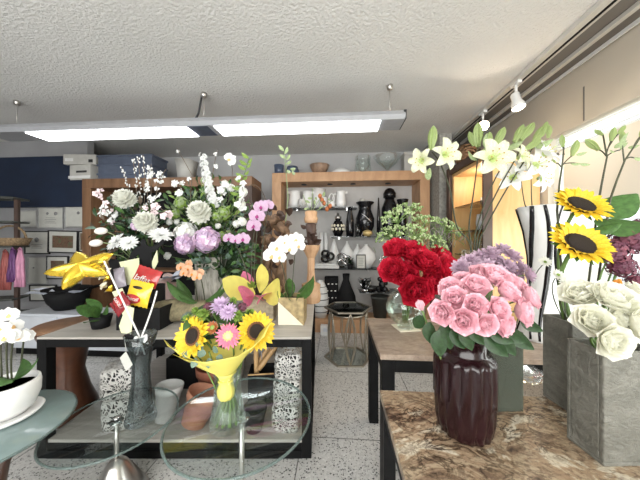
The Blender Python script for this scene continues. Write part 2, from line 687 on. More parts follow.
M['stem_dark'] = pm('dark_stem', (0.05, 0.055, 0.028), 0.55, var=0.25)
M['twig'] = pm('twig', (0.15, 0.115, 0.085), 0.8, var=0.25)
M['red'] = pm('red_petal', (0.62, 0.018, 0.05), 0.5, var=0.35, vs=22, sub=0.0, tr=0.30)
M['pink'] = pm('pink_petal', (0.89, 0.49, 0.58), 0.5, var=0.08, vs=22, col2=(0.95, 0.66, 0.72), tr=0.30)
M['white_rose'] = pm('ivory_petal', (0.91, 0.905, 0.78), 0.5, var=0.04, vs=18, col2=(0.95, 0.95, 0.88), tr=0.45)
M['petal_white'] = pm('white_petal', (0.90, 0.91, 0.90), 0.5, var=0.03, vs=20, tr=0.30)
M['mum_white'] = pm('cream_white_petal', (0.93, 0.935, 0.87), 0.5, var=0.03, vs=30, tr=0.30)
M['lily'] = pm('lily_petal', (0.78, 0.82, 0.52), 0.5, var=0.06, vs=14, col2=(0.88, 0.90, 0.74), tr=0.30)
M['lily_throat'] = pm('lily_throat', (0.60, 0.70, 0.30), 0.5, var=0.1)
M['bud_green'] = pm('lily_bud', (0.42, 0.52, 0.22), 0.5, var=0.2, vs=25, tr=0.30)
M['anther'] = pm('anther', (0.48, 0.36, 0.12), 0.7)
M['yellow'] = pm('yellow_petal', (0.87, 0.58, 0.03), 0.5, var=0.12, vs=20, col2=(0.93, 0.70, 0.06), tr=0.30)
M['seed'] = pm('sunflower_seed_head', (0.035, 0.022, 0.016), 0.9, var=0.5, vs=90, bmp=0.9, bs=160)
M['seed_ring'] = pm('brown_floret', (0.13, 0.055, 0.02), 0.9, var=0.4, vs=90)
M['hot_pink'] = pm('hot_pink_petal', (0.86, 0.22, 0.34), 0.5, var=0.12, vs=20, tr=0.30)
M['gerb_eye'] = pm('yellow_pink_eye', (0.87, 0.56, 0.25), 0.8, var=0.2, vs=80)
M['lilac'] = pm('lilac_petal', (0.60, 0.42, 0.66), 0.5, var=0.12, vs=22, col2=(0.74, 0.58, 0.76), tr=0.30)
M['orchid_pink'] = pm('mauve_orchid_petal', (0.66, 0.40, 0.62), 0.5, var=0.12, vs=25, col2=(0.82, 0.62, 0.78), tr=0.30)
M['orchid_lip'] = pm('magenta_lip', (0.42, 0.06, 0.25), 0.5)
M['purple'] = pm('dusty_purple_petal', (0.46, 0.30, 0.42), 0.5, var=0.15, vs=22, col2=(0.70, 0.54, 0.64), tr=0.30)
M['plum'] = pm('plum_petal', (0.25, 0.085, 0.12), 0.6, var=0.3, vs=40, tr=0.30)
M['peach'] = pm('peach_petal', (0.84, 0.52, 0.33), 0.5, var=0.12, vs=22, tr=0.30)
M['orange'] = pm('orange_petal', (0.93, 0.38, 0.05), 0.5, var=0.15, vs=14, tr=0.30)
M['bronze'] = pm('bronze_petal', (0.33, 0.10, 0.03), 0.5, var=0.2)
M['umbel'] = pm('green_umbel', (0.19, 0.30, 0.09), 0.7, var=0.3, vs=40)
M['umbel_pale'] = pm('pale_umbel', (0.40, 0.49, 0.25), 0.7, var=0.2, vs=40)
M['fuzz_mauve'] = pm('mauve_grey_haze', (0.36, 0.32, 0.32), 0.9, var=0.2, vs=40)
M['wrap_y'] = pm('yellow_wrap', (0.88, 0.80, 0.20), 0.5, var=0.06, vs=5, tr=0.30)
M['foil_y'] = pm('gold_foil', (0.80, 0.56, 0.06), 0.22, 0.75, var=0.15, vs=6)
M['tissue_p'] = pm('pink_tissue', (0.76, 0.20, 0.36), 0.6, var=0.12, vs=6, tr=0.30)
M['tissue_g'] = pm('grey_tissue', (0.55, 0.58, 0.66), 0.6, var=0.1)
M['blush'] = pm('blush_tissue', (0.78, 0.60, 0.56), 0.6, var=0.1, tr=0.30)
M['card_lime'] = pm('pale_lime_card', (0.74, 0.76, 0.50), 0.6, var=0.05)
M['bag_red'] = pm('red_foil_bag', (0.52, 0.035, 0.035), 0.25, var=0.2, vs=16, coat=0.5)
M['bag_dark'] = pm('dark_red_foil_bag', (0.26, 0.018, 0.026), 0.25, var=0.2, vs=16, coat=0.5)
M['bag_yellow'] = pm('yellow_foil_bag', (0.87, 0.60, 0.04), 0.25, var=0.08, vs=12, coat=0.5)
M['bag_purple'] = pm('grey_purple_bag', (0.34, 0.31, 0.36), 0.3, var=0.2, vs=16, coat=0.4)
M['print_white'] = pm('white_print', (0.85, 0.84, 0.82), 0.4, var=0.02)
M['choc'] = pm('dark_chocolate', (0.03, 0.018, 0.013), 0.3)
M['paper'] = pm('certificate_paper', (0.52, 0.52, 0.48), 0.6, var=0.04)
M['ink'] = pm('grey_ink', (0.22, 0.22, 0.22), 0.7)
M['frame_black'] = pm('black_frame', (0.02, 0.02, 0.02), 0.4)
M['frame_silver'] = pm('silver_frame', (0.46, 0.46, 0.46), 0.35, 0.5)
M['photo'] = stone('dusky_photo_print', [(0.3, (0.05, 0.04, 0.03)), (0.45, (0.18, 0.10, 0.07)), (0.6, (0.10, 0.14, 0.08)), (0.75, (0.35, 0.32, 0.28))], 9, 0.4, 2.0)
M['card_grey'] = pm('grey_cardboard', (0.50, 0.49, 0.46), 0.8, var=0.06)
M['crate'] = pm('blue_grey_crate', (0.09, 0.11, 0.16), 0.55, var=0.12)
M['brown_glaze'] = pm('brown_glaze', (0.36, 0.24, 0.17), 0.4, var=0.3, vs=20)
M['blue_glaze'] = pm('blue_grey_glaze', (0.09, 0.12, 0.19), 0.25, var=0.25)
M['ribbon_pink'] = pm('pink_ribbon', (0.62, 0.28, 0.42), 0.5, var=0.15)
M['ribbon_purple'] = pm('purple_ribbon', (0.14, 0.05, 0.17), 0.5, var=0.15)
M['ribbon_red'] = pm('red_ribbon', (0.34, 0.09, 0.08), 0.5, var=0.15)
M['wicker'] = pm('wicker', (0.26, 0.18, 0.10), 0.8, var=0.4, vs=50, bmp=0.8, bs=70)
M['copper'] = pm('bronze_wire', (0.26, 0.15, 0.08), 0.4, 0.6, var=0.3, vs=40)

# ================================================================ the room
XL, XR, YF, YB, ZC = -6.3, 2.02, -2.5, 4.25, 2.87
struct('floor', MB().b2((XL, YF, -0.08), (XR + 0.12, YB + 0.1, 0)), M['floor'])
struct('ceiling', MB().b2((XL, YF, ZC), (1.62, YB + 0.1, ZC + 0.1)), M['ceiling'])
struct('trim_1', MB().b2((1.62, YF, ZC), (XR + 0.12, YB + 0.1, ZC + 0.1)), M['taupe'])
struct('wall_back', MB().b2((XL, YB, 0), (XR + 0.12, YB + 0.1, ZC)), M['wall'])
struct('wall_left', MB().b2((XL - 0.1, YF, 0), (XL, YB, ZC)), M['wall_shaded'])
struct('wall_back_left', MB().b2((XL, 3.40, 0), (-3.64, 3.5, ZC)), M['wall_shaded'])
# shop front behind the camera: sill, header, piers around one wide pane
fr = MB()
fr.b2((XL, YF - 0.1, 0), (XR + 0.12, YF, 0.6)).b2((XL, YF - 0.1, 2.65), (XR + 0.12, YF, ZC))
fr.b2((XL, YF - 0.1, 0.6), (-3.2, YF, 2.65)).b2((1.85, YF - 0.1, 0.6), (XR + 0.12, YF, 2.65))
struct('wall_front', fr, M['wall'])
struct('window_3', MB().b2((-3.2, YF - 0.06, 0.6), (1.85, YF - 0.05, 2.65)), M['glass'])
# window side: sill wall, header, mullions
wr = MB()
wr.b2((XR, YF, 0), (XR + 0.12, YB, 0.72))
wr.b2((XR, YF, 2.365), (XR + 0.12, YB, ZC))
wr.b2((XR, 2.55, 0.72), (XR + 0.12, YB, 2.365))
wr.b2((XR, YF, 0.72), (XR + 0.12, -0.6, 2.365))
struct('wall_right', wr, M['beige'])
w1 = MB().b2((XR + 0.07, -0.6, 2.22), (XR + 0.075, 2.55, 2.365))
w1 = struct('window_1', w1, M['glass'])
sl = MB()
for k in range(5):
    z = 2.235 + k * 0.028
    sl.box((XR + 0.045, 0.95, z), (0.022, 3.1, 0.0015), 0)
sl.build('blind_slats', M['white_matt'], w1)
w2 = struct('window_2', MB().b2((XR + 0.07, -0.6, 0.72), (XR + 0.075, 2.55, 2.22)), M['glass'])
fm = MB()
for (a, c) in ((-0.6, -0.54), (0.88, 0.93), (2.49, 2.55)):
    fm.b2((XR + 0.05, a, 0.72), (XR + 0.10, c, 2.22))
fm.b2((XR + 0.05, -0.6, 0.72), (XR + 0.10, 2.55, 0.77)).b2((XR + 0.05, -0.6, 2.19), (XR + 0.10, 2.55, 2.23))
fm.build('window_frame', M['white_matt'], w2)
struct('trim_2', MB().b2((XR - 0.14, -0.7, 0.70), (XR + 0.02, 2.45, 0.735)), M['white_matt'])
bl = thing('roller_blind', 'cream roller blind drawn part way down the side window', 'blind', (XR + 0.02, 0.91, 1.62))
MB().b2((-0.002, -1.5, 0.02), (0.002, 1.5, 0.59)).build('fabric', M['blind'], bl)
MB().tube([(0, -1.5, 0.01), (0, 1.5, 0.01)], 0.012, 8).build('bottom_bar', M['white_matt'], bl)
# street outside, seen pale through the panes
struct('trim_3', MB().b2((XR + 0.3, -6, -0.1), (14, 14, -0.02)), pm('pale_pavement', (0.62, 0.62, 0.60), 0.9))
# rails where the ceiling meets the soffit
tr = MB()
tr.b2((1.60, YF, ZC - 0.035), (1.65, 3.9, ZC - 0.002)).b2((1.672, YF, ZC - 0.02), (1.69, 3.9, ZC - 0.002), 1)
struct('trim_4', tr, [M['track'], M['black']])
struct('trim_5', MB().b2((1.84, YF, ZC - 0.03), (1.875, 3.9, ZC - 0.002)).b2((1.70, YF, ZC - 0.012), (1.72, 3.9, ZC - 0.002)), M['track'])
struct('trim_6', MB().b2((1.985, YF, ZC - 0.03), (2.0, 3.9, ZC - 0.002)), M['white_matt'])
struct('trim_9', MB().b2((XR - 0.003, 2.195, 2.38), (XR, 2.206, 2.66)), M['taupe'])
struct('trim_7', MB().b2((1.40, 3.55, 0), (1.57, YB, ZC)), M['pillar'])
struct('trim_8', MB().b2((-5.25, 3.36, 1.88), (-3.66, 3.40, 2.62)), M['navy'])
struct('baseboard_left', MB().b2((-5.9, 3.38, 0), (-3.66, 3.40, 0.09)), M['black'])
struct('baseboard_back', MB().b2((-1.2, YB - 0.02, 0), (1.40, YB, 0.09)), M['white_matt'])

# ================================================================ pendant light
a = at(-3, 133, 2.66)
b_ = at(402, 120, 2.36)
yl = (a.y + b_.y) / 2
xa, xb = a.x, b_.x
pl = thing('pendant_light', 'long twin fluorescent pendant light hung on wires below the ceiling', 'ceiling light', ((xa + xb) / 2, yl, 2.49))
hl = (xb - xa) / 2
hs = MB()
prof = [(-0.115, 0.0), (0.115, 0.0), (0.14, 0.035), (0.10, 0.085), (-0.10, 0.085), (-0.14, 0.035)]
vs = [(s * hl, p[0], p[1]) for s in (-1, 1) for p in prof]
n = len(prof)
hs.add(vs, [tuple(range(n)), tuple(range(2 * n - 1, n - 1, -1))] + [(i, i + n, (i + 1) % n + n, (i + 1) % n) for i in range(n)], 0, None, False)
hs.build('housing', M['alu'], pl)
for (pa, pb) in ((29, 188), (222, 378)):
    xa2 = at(pa, 130, 2.55).x - pl.location.x
    xb2 = at(pb, 127, 2.42).x - pl.location.x
    MB().b2((xa2, -0.105, -0.012), (xb2, 0.105, -0.001)).build('diffuser', M['tube_glow'], pl)
for s in (-1, 1):
    MB().b2((s * hl - 0.012, -0.12, 0.004), (s * hl + 0.012, 0.12, 0.082)).build('end_cap', M['char'], pl)
j0 = at(200, 127, 2.5).x - pl.location.x
MB().b2((j0 - 0.13, -0.108, -0.004), (j0 + 0.13, 0.108, 0.0)).build('joiner', M['crate'], pl)
for px, zw in ((18, 2.65), (204, 2.5), (390, 2.36)):
    xw = at(px, 110, zw).x - pl.location.x
    wv = MB()
    wv.tube([(xw, 0, 0.085), (xw, 0, ZC - 2.49)], 0.003, 5)
    wv.lathe([(0.0, 0.33), (0.024, 0.335), (0.028, 0.36), (0.028, ZC - 2.492)], 12, 0, Matrix.Translation((xw, 0, 0)))
    wv.build('suspension_wire', M['steel'], pl)
xw = at(197, 110, 2.5).x - pl.location.x
MB().tube(bez((xw - 0.14, 0.02, 0.088), (xw - 0.02, 0.02, 0.10), (xw + 0.02, 0, 0.2), 8) + [(xw + 0.05, 0, 0.36), (xw + 0.05, 0, ZC - 2.492)], 0.011, 6).build('power_cable', M['char'], pl)

# ================================================================ track spots
def spot(yy, lab, aim, bright):
    t = thing('track_spotlight', lab, 'spotlight', (1.625, yy, ZC - 0.04), 0, 'spotlights on the ceiling track')
    MB().b2((-0.02, -0.05, -0.02), (0.02, 0.05, 0.005)).build('adapter', M['white'], t, 0.004)
    MB().tube([(0, 0, -0.02), (0, 0, -0.09)], 0.012, 8).build('arm', M['white'], t)
    h = put('lamp_holder', MB().lathe([(0.0, -0.05), (0.03, -0.05), (0.036, -0.04), (0.036, 0.03), (0.05, 0.06), (0.056, 0.10), (0.05, 0.10), (0.044, 0.062)], 16).mesh('lamp_holder', [M['white']]), t, (0, 0, -0.14), aim)
    bm = MB().lathe([(0.0, 0.06), (0.046, 0.064), (0.05, 0.092), (0.03, 0.105), (0, 0.108)], 16).mesh('bulb', [M['lamp_glow']])
    put('bulb', bm, h, (0, 0, 0))
    d = bpy.data.lights.new('spot_beam', 'SPOT')
    d.energy, d.color, d.spot_size, d.shadow_soft_size = bright, (1.0, 0.84, 0.64), R(110), 0.04
    o = bpy.data.objects.new('spot_beam', d)
    COL.objects.link(o)
    o.parent = t
    o.location = Vector((0, 0, -0.14)) + Vector(aim).normalized() * 0.13
    o.rotation_mode = 'QUATERNION'
    o.rotation_quaternion = (-Vector(aim)).normalized().to_track_quat('Z', 'Y')


spot(2.92, 'glowing warm spotlight on the ceiling track, the farther of the two', (-0.35, -0.75, -0.45), 14)
spot(2.40, 'white spotlight head on the ceiling track, the nearer of the two', (0.10, -0.22, -1), 10)

# ================================================================ back shelving
def aty(px, py, y):
    k = (px - 320) / FOC
    return at(px, py, y / (math.cos(YAW) + k * math.sin(YAW)))


def shelf_unit(name, label, xl, xr, y0, y1, zt, bd, mat, back, right=None):
    t = thing(name, label, 'shelf unit', ((xl + xr) / 2, y0, 0))
    h = (xr - xl) / 2
    MB().b2((-h, 0, zt - bd), (h, y1 - y0, zt)).build('top_board', mat, t, 0.004)
    for s in (-1, 1):
        MB().b2((s * h - (bd if s > 0 else 0), 0, 0), (s * h + (bd if s < 0 else 0), y1 - y0, zt - bd)).build('side_board', right if (right and s > 0) else mat, t, 0.004)
    MB().b2((-h + bd, y1 - y0 - 0.02, 0.2), (h - bd, y1 - y0, zt - bd)).build('back_panel', back, t)
    MB().b2((-h + bd, 0, 0), (h - bd, y1 - y0 - 0.02, 0.2)).build('plinth', mat, t)
    return t


UX0, UX1, UY0, UY1 = aty(272, 200, 3.78).x, aty(430, 200, 3.78).x, 3.78, 4.22
ru = shelf_unit('display_shelf_unit', 'tall light timber framed display unit with glass shelves of white and black vases', UX0, UX1, UY0, UY1, 2.43, 0.14, M['oak'], pm('pale_grey_back_panel', (0.50, 0.49, 0.48), 0.7, var=0.04))
for px in (304, 330, 353, 388):
    p = aty(px, 184, 3.98)
    MB().lathe([(0, 0), (0.04, 0), (0.045, -0.008), (0, -0.006)], 14, 0, Matrix.Translation((p.x - ru.location.x, 0.2, 2.29))).build('downlight', M['char'], ru)
SH = {}
for key, (pa, pb, py, ys) in {1: (289, 357, 208, 3.98), 2: (331, 410, 236.5, 3.98), 3: (310, 378, 268, 3.98), 4: (359, 408, 291, 3.98)}.items():
    a, b = aty(pa, py, ys), aty(pb, py, ys)
    SH[key] = a.z * 0.5 + b.z * 0.5
    gs = MB().b2((a.x - ru.location.x, 0.06, SH[key] - 0.012), (b.x - ru.location.x, UY1 - UY0 - 0.02, SH[key])).build('glass_shelf', M['glass_dim'], ru)
    for px in (pa + 8, pb - 10):
        q = aty(px, py, ys)
        MB().b2((q.x - ru.location.x - 0.012, 0.2, SH[key] - 0.04), (q.x - ru.location.x + 0.012, UY1 - UY0 - 0.02, SH[key] - 0.012)).build('bracket', M['chrome'], gs)

lu0, lu1 = aty(82, 240, 3.30).x, aty(252, 240, 3.30).x
lu = shelf_unit('walnut_shelf_unit', 'tall brown timber shelf unit behind the white flower arrangements', lu0, lu1, 3.30, 3.72, 2.265, 0.13, M['walnut'], M['black_matt'], M['darkwood'])
for z in (0.95, 1.5):
    MB().b2(((lu0 - lu1) / 2 + 0.13, 0.05, z), ((lu1 - lu0) / 2 - 0.13, 0.39, z + 0.025)).build('shelf', M['walnut'], lu)

# niche unit at the back right, open towards the room
nu_ = thing('niche_cabinet', 'honey timber cabinet with an open lit niche of glass shelves beside the side window', 'cabinet', (1.47, 2.62, 0))
MB().b2((0, 0, 0), (0.53, 0.03, 2.24)).build('side_panel', M['oak_warm'], nu_)
MB().b2((0, 0.66, 0), (0.53, 0.70, 2.24)).build('side_panel', M['oak_warm'], nu_)
MB().b2((0.50, 0.03, 0), (0.53, 0.66, 2.24)).build('back_panel', M['oak_warm'], nu_)
MB().b2((0, 0.03, 2.20), (0.50, 0.66, 2.24)).build('top_panel', M['oak_warm'], nu_)
MB().b2((0, 0.03, 0), (0.50, 0.66, 0.80)).build('base_cupboard', M['oak_warm'], nu_)
MB().b2((-0.03, 0.0, 2.24), (0.0, 0.72, 2.32)).build('fascia', M['darkwood'], nu_)
MB().b2((-0.04, 0.70, 0), (0.53, 0.78, 2.32)).build('end_post', M['darkwood'], nu_)
MB().b2((-0.02, -0.02, 0), (0.07, -0.001, 2.24)).build('end_strip', M['darkwood'], nu_)
NZ = (1.22, 1.50, 1.80)
for z in NZ:
    MB().b2((0.01, 0.04, z), (0.49, 0.65, z + 0.01)).build('glass_shelf', M['glass_dim'], nu_)
d = bpy.data.lights.new('niche_downlight', 'POINT')
d.energy, d.color, d.shadow_soft_size = 4, (1.0, 0.86, 0.66), 0.05
o = bpy.data.objects.new('niche_downlight', d)
COL.objects.link(o)
o.parent = nu_
o.location = (0.22, 0.33, 2.12)
MB().lathe([(0, 0), (0.045, 0), (0.05, -0.01), (0, -0.008)], 14, 0, Matrix.Translation((0.22, 0.33, 2.199))).build('downlight', M['white'], nu_)


# ---------------------------------------------------------------- small wares
def ware(name, label, cat, loc, prof, mat, sx=1, sy=1, seg=20, rz=0, group=None):
    """turned vessel: outer profile given, a wall is added inside"""
    o = MB().lathe(prof, seg, 0, None, True, sx, sy).build(name, mat)
    o.location = loc
    o.rotation_euler = (0, 0, rz)
    return tag(o, label, cat, group)


def hollow(outer, wall=0.006, floor=0.01):
    inner = [(max(0.001, r - wall), max(z, floor)) for r, z in reversed(outer) if z > floor]
    return outer + inner + [(0, floor)]


def jug(label, loc, r, h, rz=0, handle=True, spout=True, mat='white', name='jug', wide=1.0, group=None):
    t = thing(name, label, 'jug', loc, rz, group)
    out = [(0, 0), (r * 0.85, 0), (r, h * 0.25), (r * 0.92, h * 0.6), (r * 0.8, h * 0.85), (r * 0.9 * wide, h)]
    b = MB().lathe(hollow(out), 20).build('body', M[mat], t)
    if handle:
        MB().tube([(-r * 0.85, 0, h * 0.85), (-r * 1.4, 0, h * 0.85), (-r * 1.65, 0, h * 0.6), (-r * 1.4, 0, h * 0.3), (-r * 0.95, 0, h * 0.25)], r * 0.13, 8).build('handle', M[mat], t)
    if spout:
        MB().prism([(r * 0.6, -r * 0.4), (r * 1.3, 0), (r * 0.6, r * 0.4)], h * 0.86, h).build('spout', M[mat], t)
    return t


def sp(px, y, shelf):
    p = aty(px, 240, y)
    return (p.x, p.y, SH[shelf] + 0.001)


u = 3.95 / FOC   # metres per pixel on these shelves
jug('wide white jug at the left end of the top glass shelf', sp(295, 3.98, 1), 6.3 * u, 17 * u, PI, False)
jug('white jug second from the left on the top glass shelf', sp(307.5, 4.0, 1), 5.6 * u, 17 * u, 0, False, True)
ware('white_vase', 'tallest plain white vase at the back of the top glass shelf', 'vase', sp(318.5, 4.08, 1), hollow([(0, 0), (5 * u, 0), (6 * u, 10 * u), (7 * u, 20 * u)]), M['white'])
pv = ware('patterned_vase', 'small round white vase with a cut pattern on the top glass shelf', 'vase', sp(302, 3.86, 1), hollow([(0, 0), (3 * u, 0), (4.6 * u, 3 * u), (4 * u, 7 * u), (2.6 * u, 8 * u)]), filigree('pierced_white', (0.75, 0.75, 0.74), 30, 0.14))
ware('white_mug', 'plain white straight mug in the middle of the top glass shelf', 'mug', sp(323.5, 3.9, 1), hollow([(0, 0), (3.6 * u, 0), (3.8 * u, 9.5 * u)]), M['white'])
jug('short white cup with a tall loop handle on the top glass shelf', sp(331.5, 3.9, 1), 3.6 * u, 6 * u, PI, False, False, 'white', 'loop_cup')
lc = [o for o in COL.objects if o.name.startswith('loop_cup')][-1]
MB().tube([(-3 * u * math.cos(k * PI / 8), 0, 5.5 * u + 8 * u * math.sin(k * PI / 8)) for k in range(9)], 0.5 * u, 6).build('handle', M['white'], lc)
jug('white waisted jug at the right end of the top glass shelf', sp(341, 3.96, 1), 5.0 * u, 16 * u, 0, True, True, 'white', 'jug', 1.15)

# second shelf: black wares
t = thing('patterned_urn', 'black lidded urn with a band of white diamonds on the second glass shelf', 'urn', sp(338, 3.95, 2))
MB().lathe(hollow([(0, 0), (3.4 * u, 0), (5.6 * u, 5 * u), (6 * u, 10 * u), (4 * u, 15 * u), (2.6 * u, 16 * u), (3 * u, 17.5 * u)]), 20).build('body', M['black_gloss'], t)
MB().lathe([(0, 17.6 * u), (3.2 * u, 17.5 * u), (2.6 * u, 20 * u), (1 * u, 21 * u), (1.2 * u, 23 * u), (0, 23.5 * u)], 16).build('lid', M['steel'], t)
dm = MB()
for r_ in range(2):
    for k in range(10):
        a = 2 * PI * (k + r_ * 0.5) / 10
        dm.ball((5.95 * u * math.cos(a), 5.95 * u * math.sin(a), (7.2 + 3.4 * r_) * u), (1.3 * u, 1.3 * u, 1.5 * u), 6, 4)
dm.build('diamond_band', M['cream'], t)
ware('black_bottle_vase', 'slim shiny black bottle shaped vase on the second glass shelf', 'vase', sp(350, 3.95, 2), hollow([(0, 0), (3.6 * u, 0), (4.2 * u, 6 * u), (3.6 * u, 17 * u), (2.2 * u, 25 * u), (2.6 * u, 29.5 * u)]), M['black_gloss'])
t = thing('black_urn_vase', 'broad glossy black vase with a flat lip on the second glass shelf', 'vase', sp(365, 4.02, 2))
MB().lathe(hollow([(0, 0), (5 * u, 0), (9 * u, 10 * u), (9.3 * u, 18 * u), (6 * u, 27 * u), (6.2 * u, 31 * u), (9 * u, 33.5 * u), (9 * u, 34.5 * u)]), 22).build('body', M['black_gloss'], t)
sw = MB()
sw.tube([(-4 * u, -8.6 * u, 22 * u), (-1 * u, -9.4 * u, 20 * u), (2 * u, -9.4 * u, 17 * u), (5 * u, -8.4 * u, 14 * u)], 0.25 * u, 5)
sw.build('swirl_line', M['print_white'], t)
ware('beige_ball', 'beige ball resting in the mouth of the broad black vase', 'ball', (sp(362.5, 4.02, 2)[0], 4.02, SH[2] + 35.5 * u), [(0, -3.6 * u), (2.5 * u, -2.6 * u), (3.6 * u, 0), (2.5 * u, 2.6 * u), (0, 3.6 * u)], M['card_grey'])
ware('gold_shell_dish', 'small gold dish in front of the broad black vase', 'dish', sp(367.5, 3.87, 2), [(0, 0), (2.4 * u, 0), (5 * u, 2.4 * u), (4.6 * u, 4.6 * u), (2 * u, 6 * u), (0, 6.4 * u)], pm('gold_glaze', (0.62, 0.46, 0.20), 0.3, 0.4, var=0.2), 1, 0.7)
ware('smoked_tumbler', 'little smoked glass tumbler between the black bottle and the broad black vase', 'tumbler', sp(357.5, 3.86, 2), hollow([(0, 0), (2.1 * u, 0), (2.4 * u, 12 * u)], 0.004), M['glass_dim'])
ware('black_spike_vase', 'thin pointed black vase beside the tall lidded black urn', 'vase', sp(378.5, 4.05, 2), [(0, 0), (2 * u, 0), (1.6 * u, 20 * u), (0.6 * u, 39 * u), (0, 39.5 * u)], M['black_gloss'])
t = thing('lidded_black_urn', 'tallest black urn with a round stepped lid on the second glass shelf', 'urn', sp(389.5, 4.05, 2))
MB().lathe([(0, 0), (6 * u, 0), (8 * u, 12 * u), (8 * u, 28 * u), (5 * u, 36 * u), (4.6 * u, 38 * u)], 22).build('body', M['black_gloss'], t)
MB().lathe([(4.6 * u, 38.1 * u), (6.2 * u, 39 * u), (6.4 * u, 43 * u), (4.4 * u, 47 * u), (2 * u, 48.5 * u), (0, 49 * u)], 20).build('lid', M['black_gloss'], t)
ware('flared_black_vase', 'small black vase with a wide flat lip right of the tallest urn', 'vase', sp(402.5, 3.98, 2), hollow([(0, 0), (3.6 * u, 0), (4.2 * u, 14 * u), (3.4 * u, 30 * u), (5.6 * u, 35.5 * u), (5.6 * u, 36.5 * u)]), M['black_gloss'])

# third shelf
t = thing('folded_linen', 'low stack of folded white linen on the third glass shelf', 'linen', sp(326, 3.95, 3))
for k in range(3):
    MB().box((0.02 * (k % 2), 0, 0.012 + 0.026 * k), (26 * u - 0.04 * k, 0.2, 0.022)).build('cloth', M['white_matt'], t, 0.009)
top3 = SH[3] + 0.078


def knot(name, label, loc, r, mat, thick):
    pts = []
    for k in range(49):
        a = 2 * PI * k / 48
        pts.append((r * (0.55 + 0.4 * math.cos(3 * a)) * math.cos(2 * a), r * 0.4 * math.sin(3 * a), r + r * (0.55 + 0.4 * math.cos(3 * a)) * math.sin(2 * a) * 0.9))
    o = MB().tube(pts, thick, 7).build(name, mat)
    o.location = loc
    return tag(o, label, 'ornament')


p = sp(327, 3.9, 3)
knot('knot_ornament', 'black knotted loop ornament on the white folded linen', (p[0], p[1], top3), 7.0 * u, M['black_gloss'], 1.25 * u)
ware('white_cone_vase', 'white pointed vase behind the black knotted ornament', 'vase', sp(334, 4.10, 3), [(0, 0), (5.5 * u, 0), (6 * u, 12 * u), (3 * u, 22 * u), (1.2 * u, 28 * u), (1.6 * u, 29 * u)], M['white'])
for px, lab in ((321.5, 'left'), (326, 'right')):
    ware('white_tube_vase', f'slim white cylinder vase, the {lab} one of a pair beside the driftwood', 'vase', sp(px, 4.16, 3), hollow([(0, 0), (2 * u, 0), (2 * u, 36 * u)]), M['white'], 1, 1, 14)
p = sp(343.5, 3.92, 3)
knot('knot_ornament', 'silver knotted loop ornament in the middle of the third glass shelf', p, 8 * u, M['chrome'], 1.3 * u)


def onion(label, px, y, r, h):
    ware('onion_vase', label, 'vase', sp(px, y, 3), hollow([(0, 0), (r * 0.5, 0), (r, h * 0.38), (r * 0.86, h * 0.62), (r * 0.3, h * 0.86), (r * 0.14, h * 0.95), (r * 0.2, h)]), M['white'], 1, 0.75, 24)


onion('narrow white onion shaped vase behind the silver knot', 347, 4.10, 7 * u, 27 * u)
onion('smaller white onion shaped vase left of the framed card', 357.5, 4.11, 6 * u, 24 * u)
onion('largest round white onion shaped vase behind the framed card', 366, 4.02, 10 * u, 24 * u)
t = thing('framed_card', 'small black framed card standing on the third glass shelf', 'picture frame', sp(361, 3.86, 3), R(4))
MB().b2((-4.6 * u, 0, 0), (4.6 * u, 0.012, 14 * u)).build('frame', M['frame_black'], t)
MB().b2((-3.8 * u, -0.003, 0.9 * u), (3.8 * u, 0.0, 13 * u)).build('card', M['paper'], t)
ln = MB()
for k in range(5):
    ln.b2((-2.6 * u, -0.005, (3 + 1.8 * k) * u), ((2.4 - 0.5 * (k % 2)) * u, -0.003, (3.4 + 1.8 * k) * u))
ln.build('printed_lines', M['ink'], t)
t = thing('potted_sprig', 'tiny leafy plant in a black pot on the third glass shelf', 'plant', sp(350, 3.86, 3))
MB().lathe(hollow([(0, 0), (2.2 * u, 0), (3 * u, 5 * u)]), 14).build('pot', M['black_matt'], t)
rnd = random.Random(3)
lf = MB()
for k in range(26):
    lf.petal(rnd.uniform(0, 6.28), 5.5 * u, 1.3 * u, rnd.uniform(5, 60), rnd.uniform(40, 110), 0, rnd.uniform(3, 8) * u, 0.2, nu=3, nv=2)
lf.build('leaves', M['leaf_dark'], t)

# fourth shelf and the unit's floor
t = thing('silver_leaf_dish', 'crumpled silver dish on the lowest glass shelf', 'dish', sp(365, 3.92, 4))
MB().lathe(hollow([(0, 0), (3 * u, 0), (8 * u, 3 * u)]), 16).build('dish', M['chrome'], t)
lf = MB()
for k in range(9):
    lf.petal(k * 0.7, 14 * u, 4 * u, 10 + 6 * (k % 3), 30 + 9 * (k % 4), 0.5 * u, 1 * u, 0.3, nu=4, nv=2, ruf=0.3, ph=k)
lf.build('silver_leaf', M['chrome'], t)
ware('black_platter', 'black tilted platter on the lowest glass shelf', 'platter', sp(371, 3.9, 4), [(0, 0), (3 * u, 0), (10 * u, 4 * u), (10.4 * u, 4.6 * u), (3 * u, 1.2 * u), (0, 1 * u)], M['black_gloss'], 1, 0.9)
t = thing('bead_ornament', 'cluster of shiny black balls on the lowest glass shelf', 'ornament', sp(382, 3.88, 4))
bb = MB()
for (x, y, z, r) in ((-3.2, 0, 3.2, 3.2), (2.6, -1, 3, 3), (0, 2, 3, 3), (0, -.5, 8, 3.4), (3.4, 1, 8.5, 2.4), (-2, 1, 12.5, 2.4)):
    bb.ball((x * u, y * u, z * u), r * u, 12, 8)
bb.build('beads', M['black_gloss'], t)
t = thing('wire_spinner', 'silver ribbed spinner ornament behind the red roses', 'ornament', sp(386, 4.05, 4))
sp_ = MB().lathe([(0, 0), (4 * u, 0), (4 * u, 1 * u), (0.5 * u, 2 * u), (0.5 * u, 18 * u)], 14)
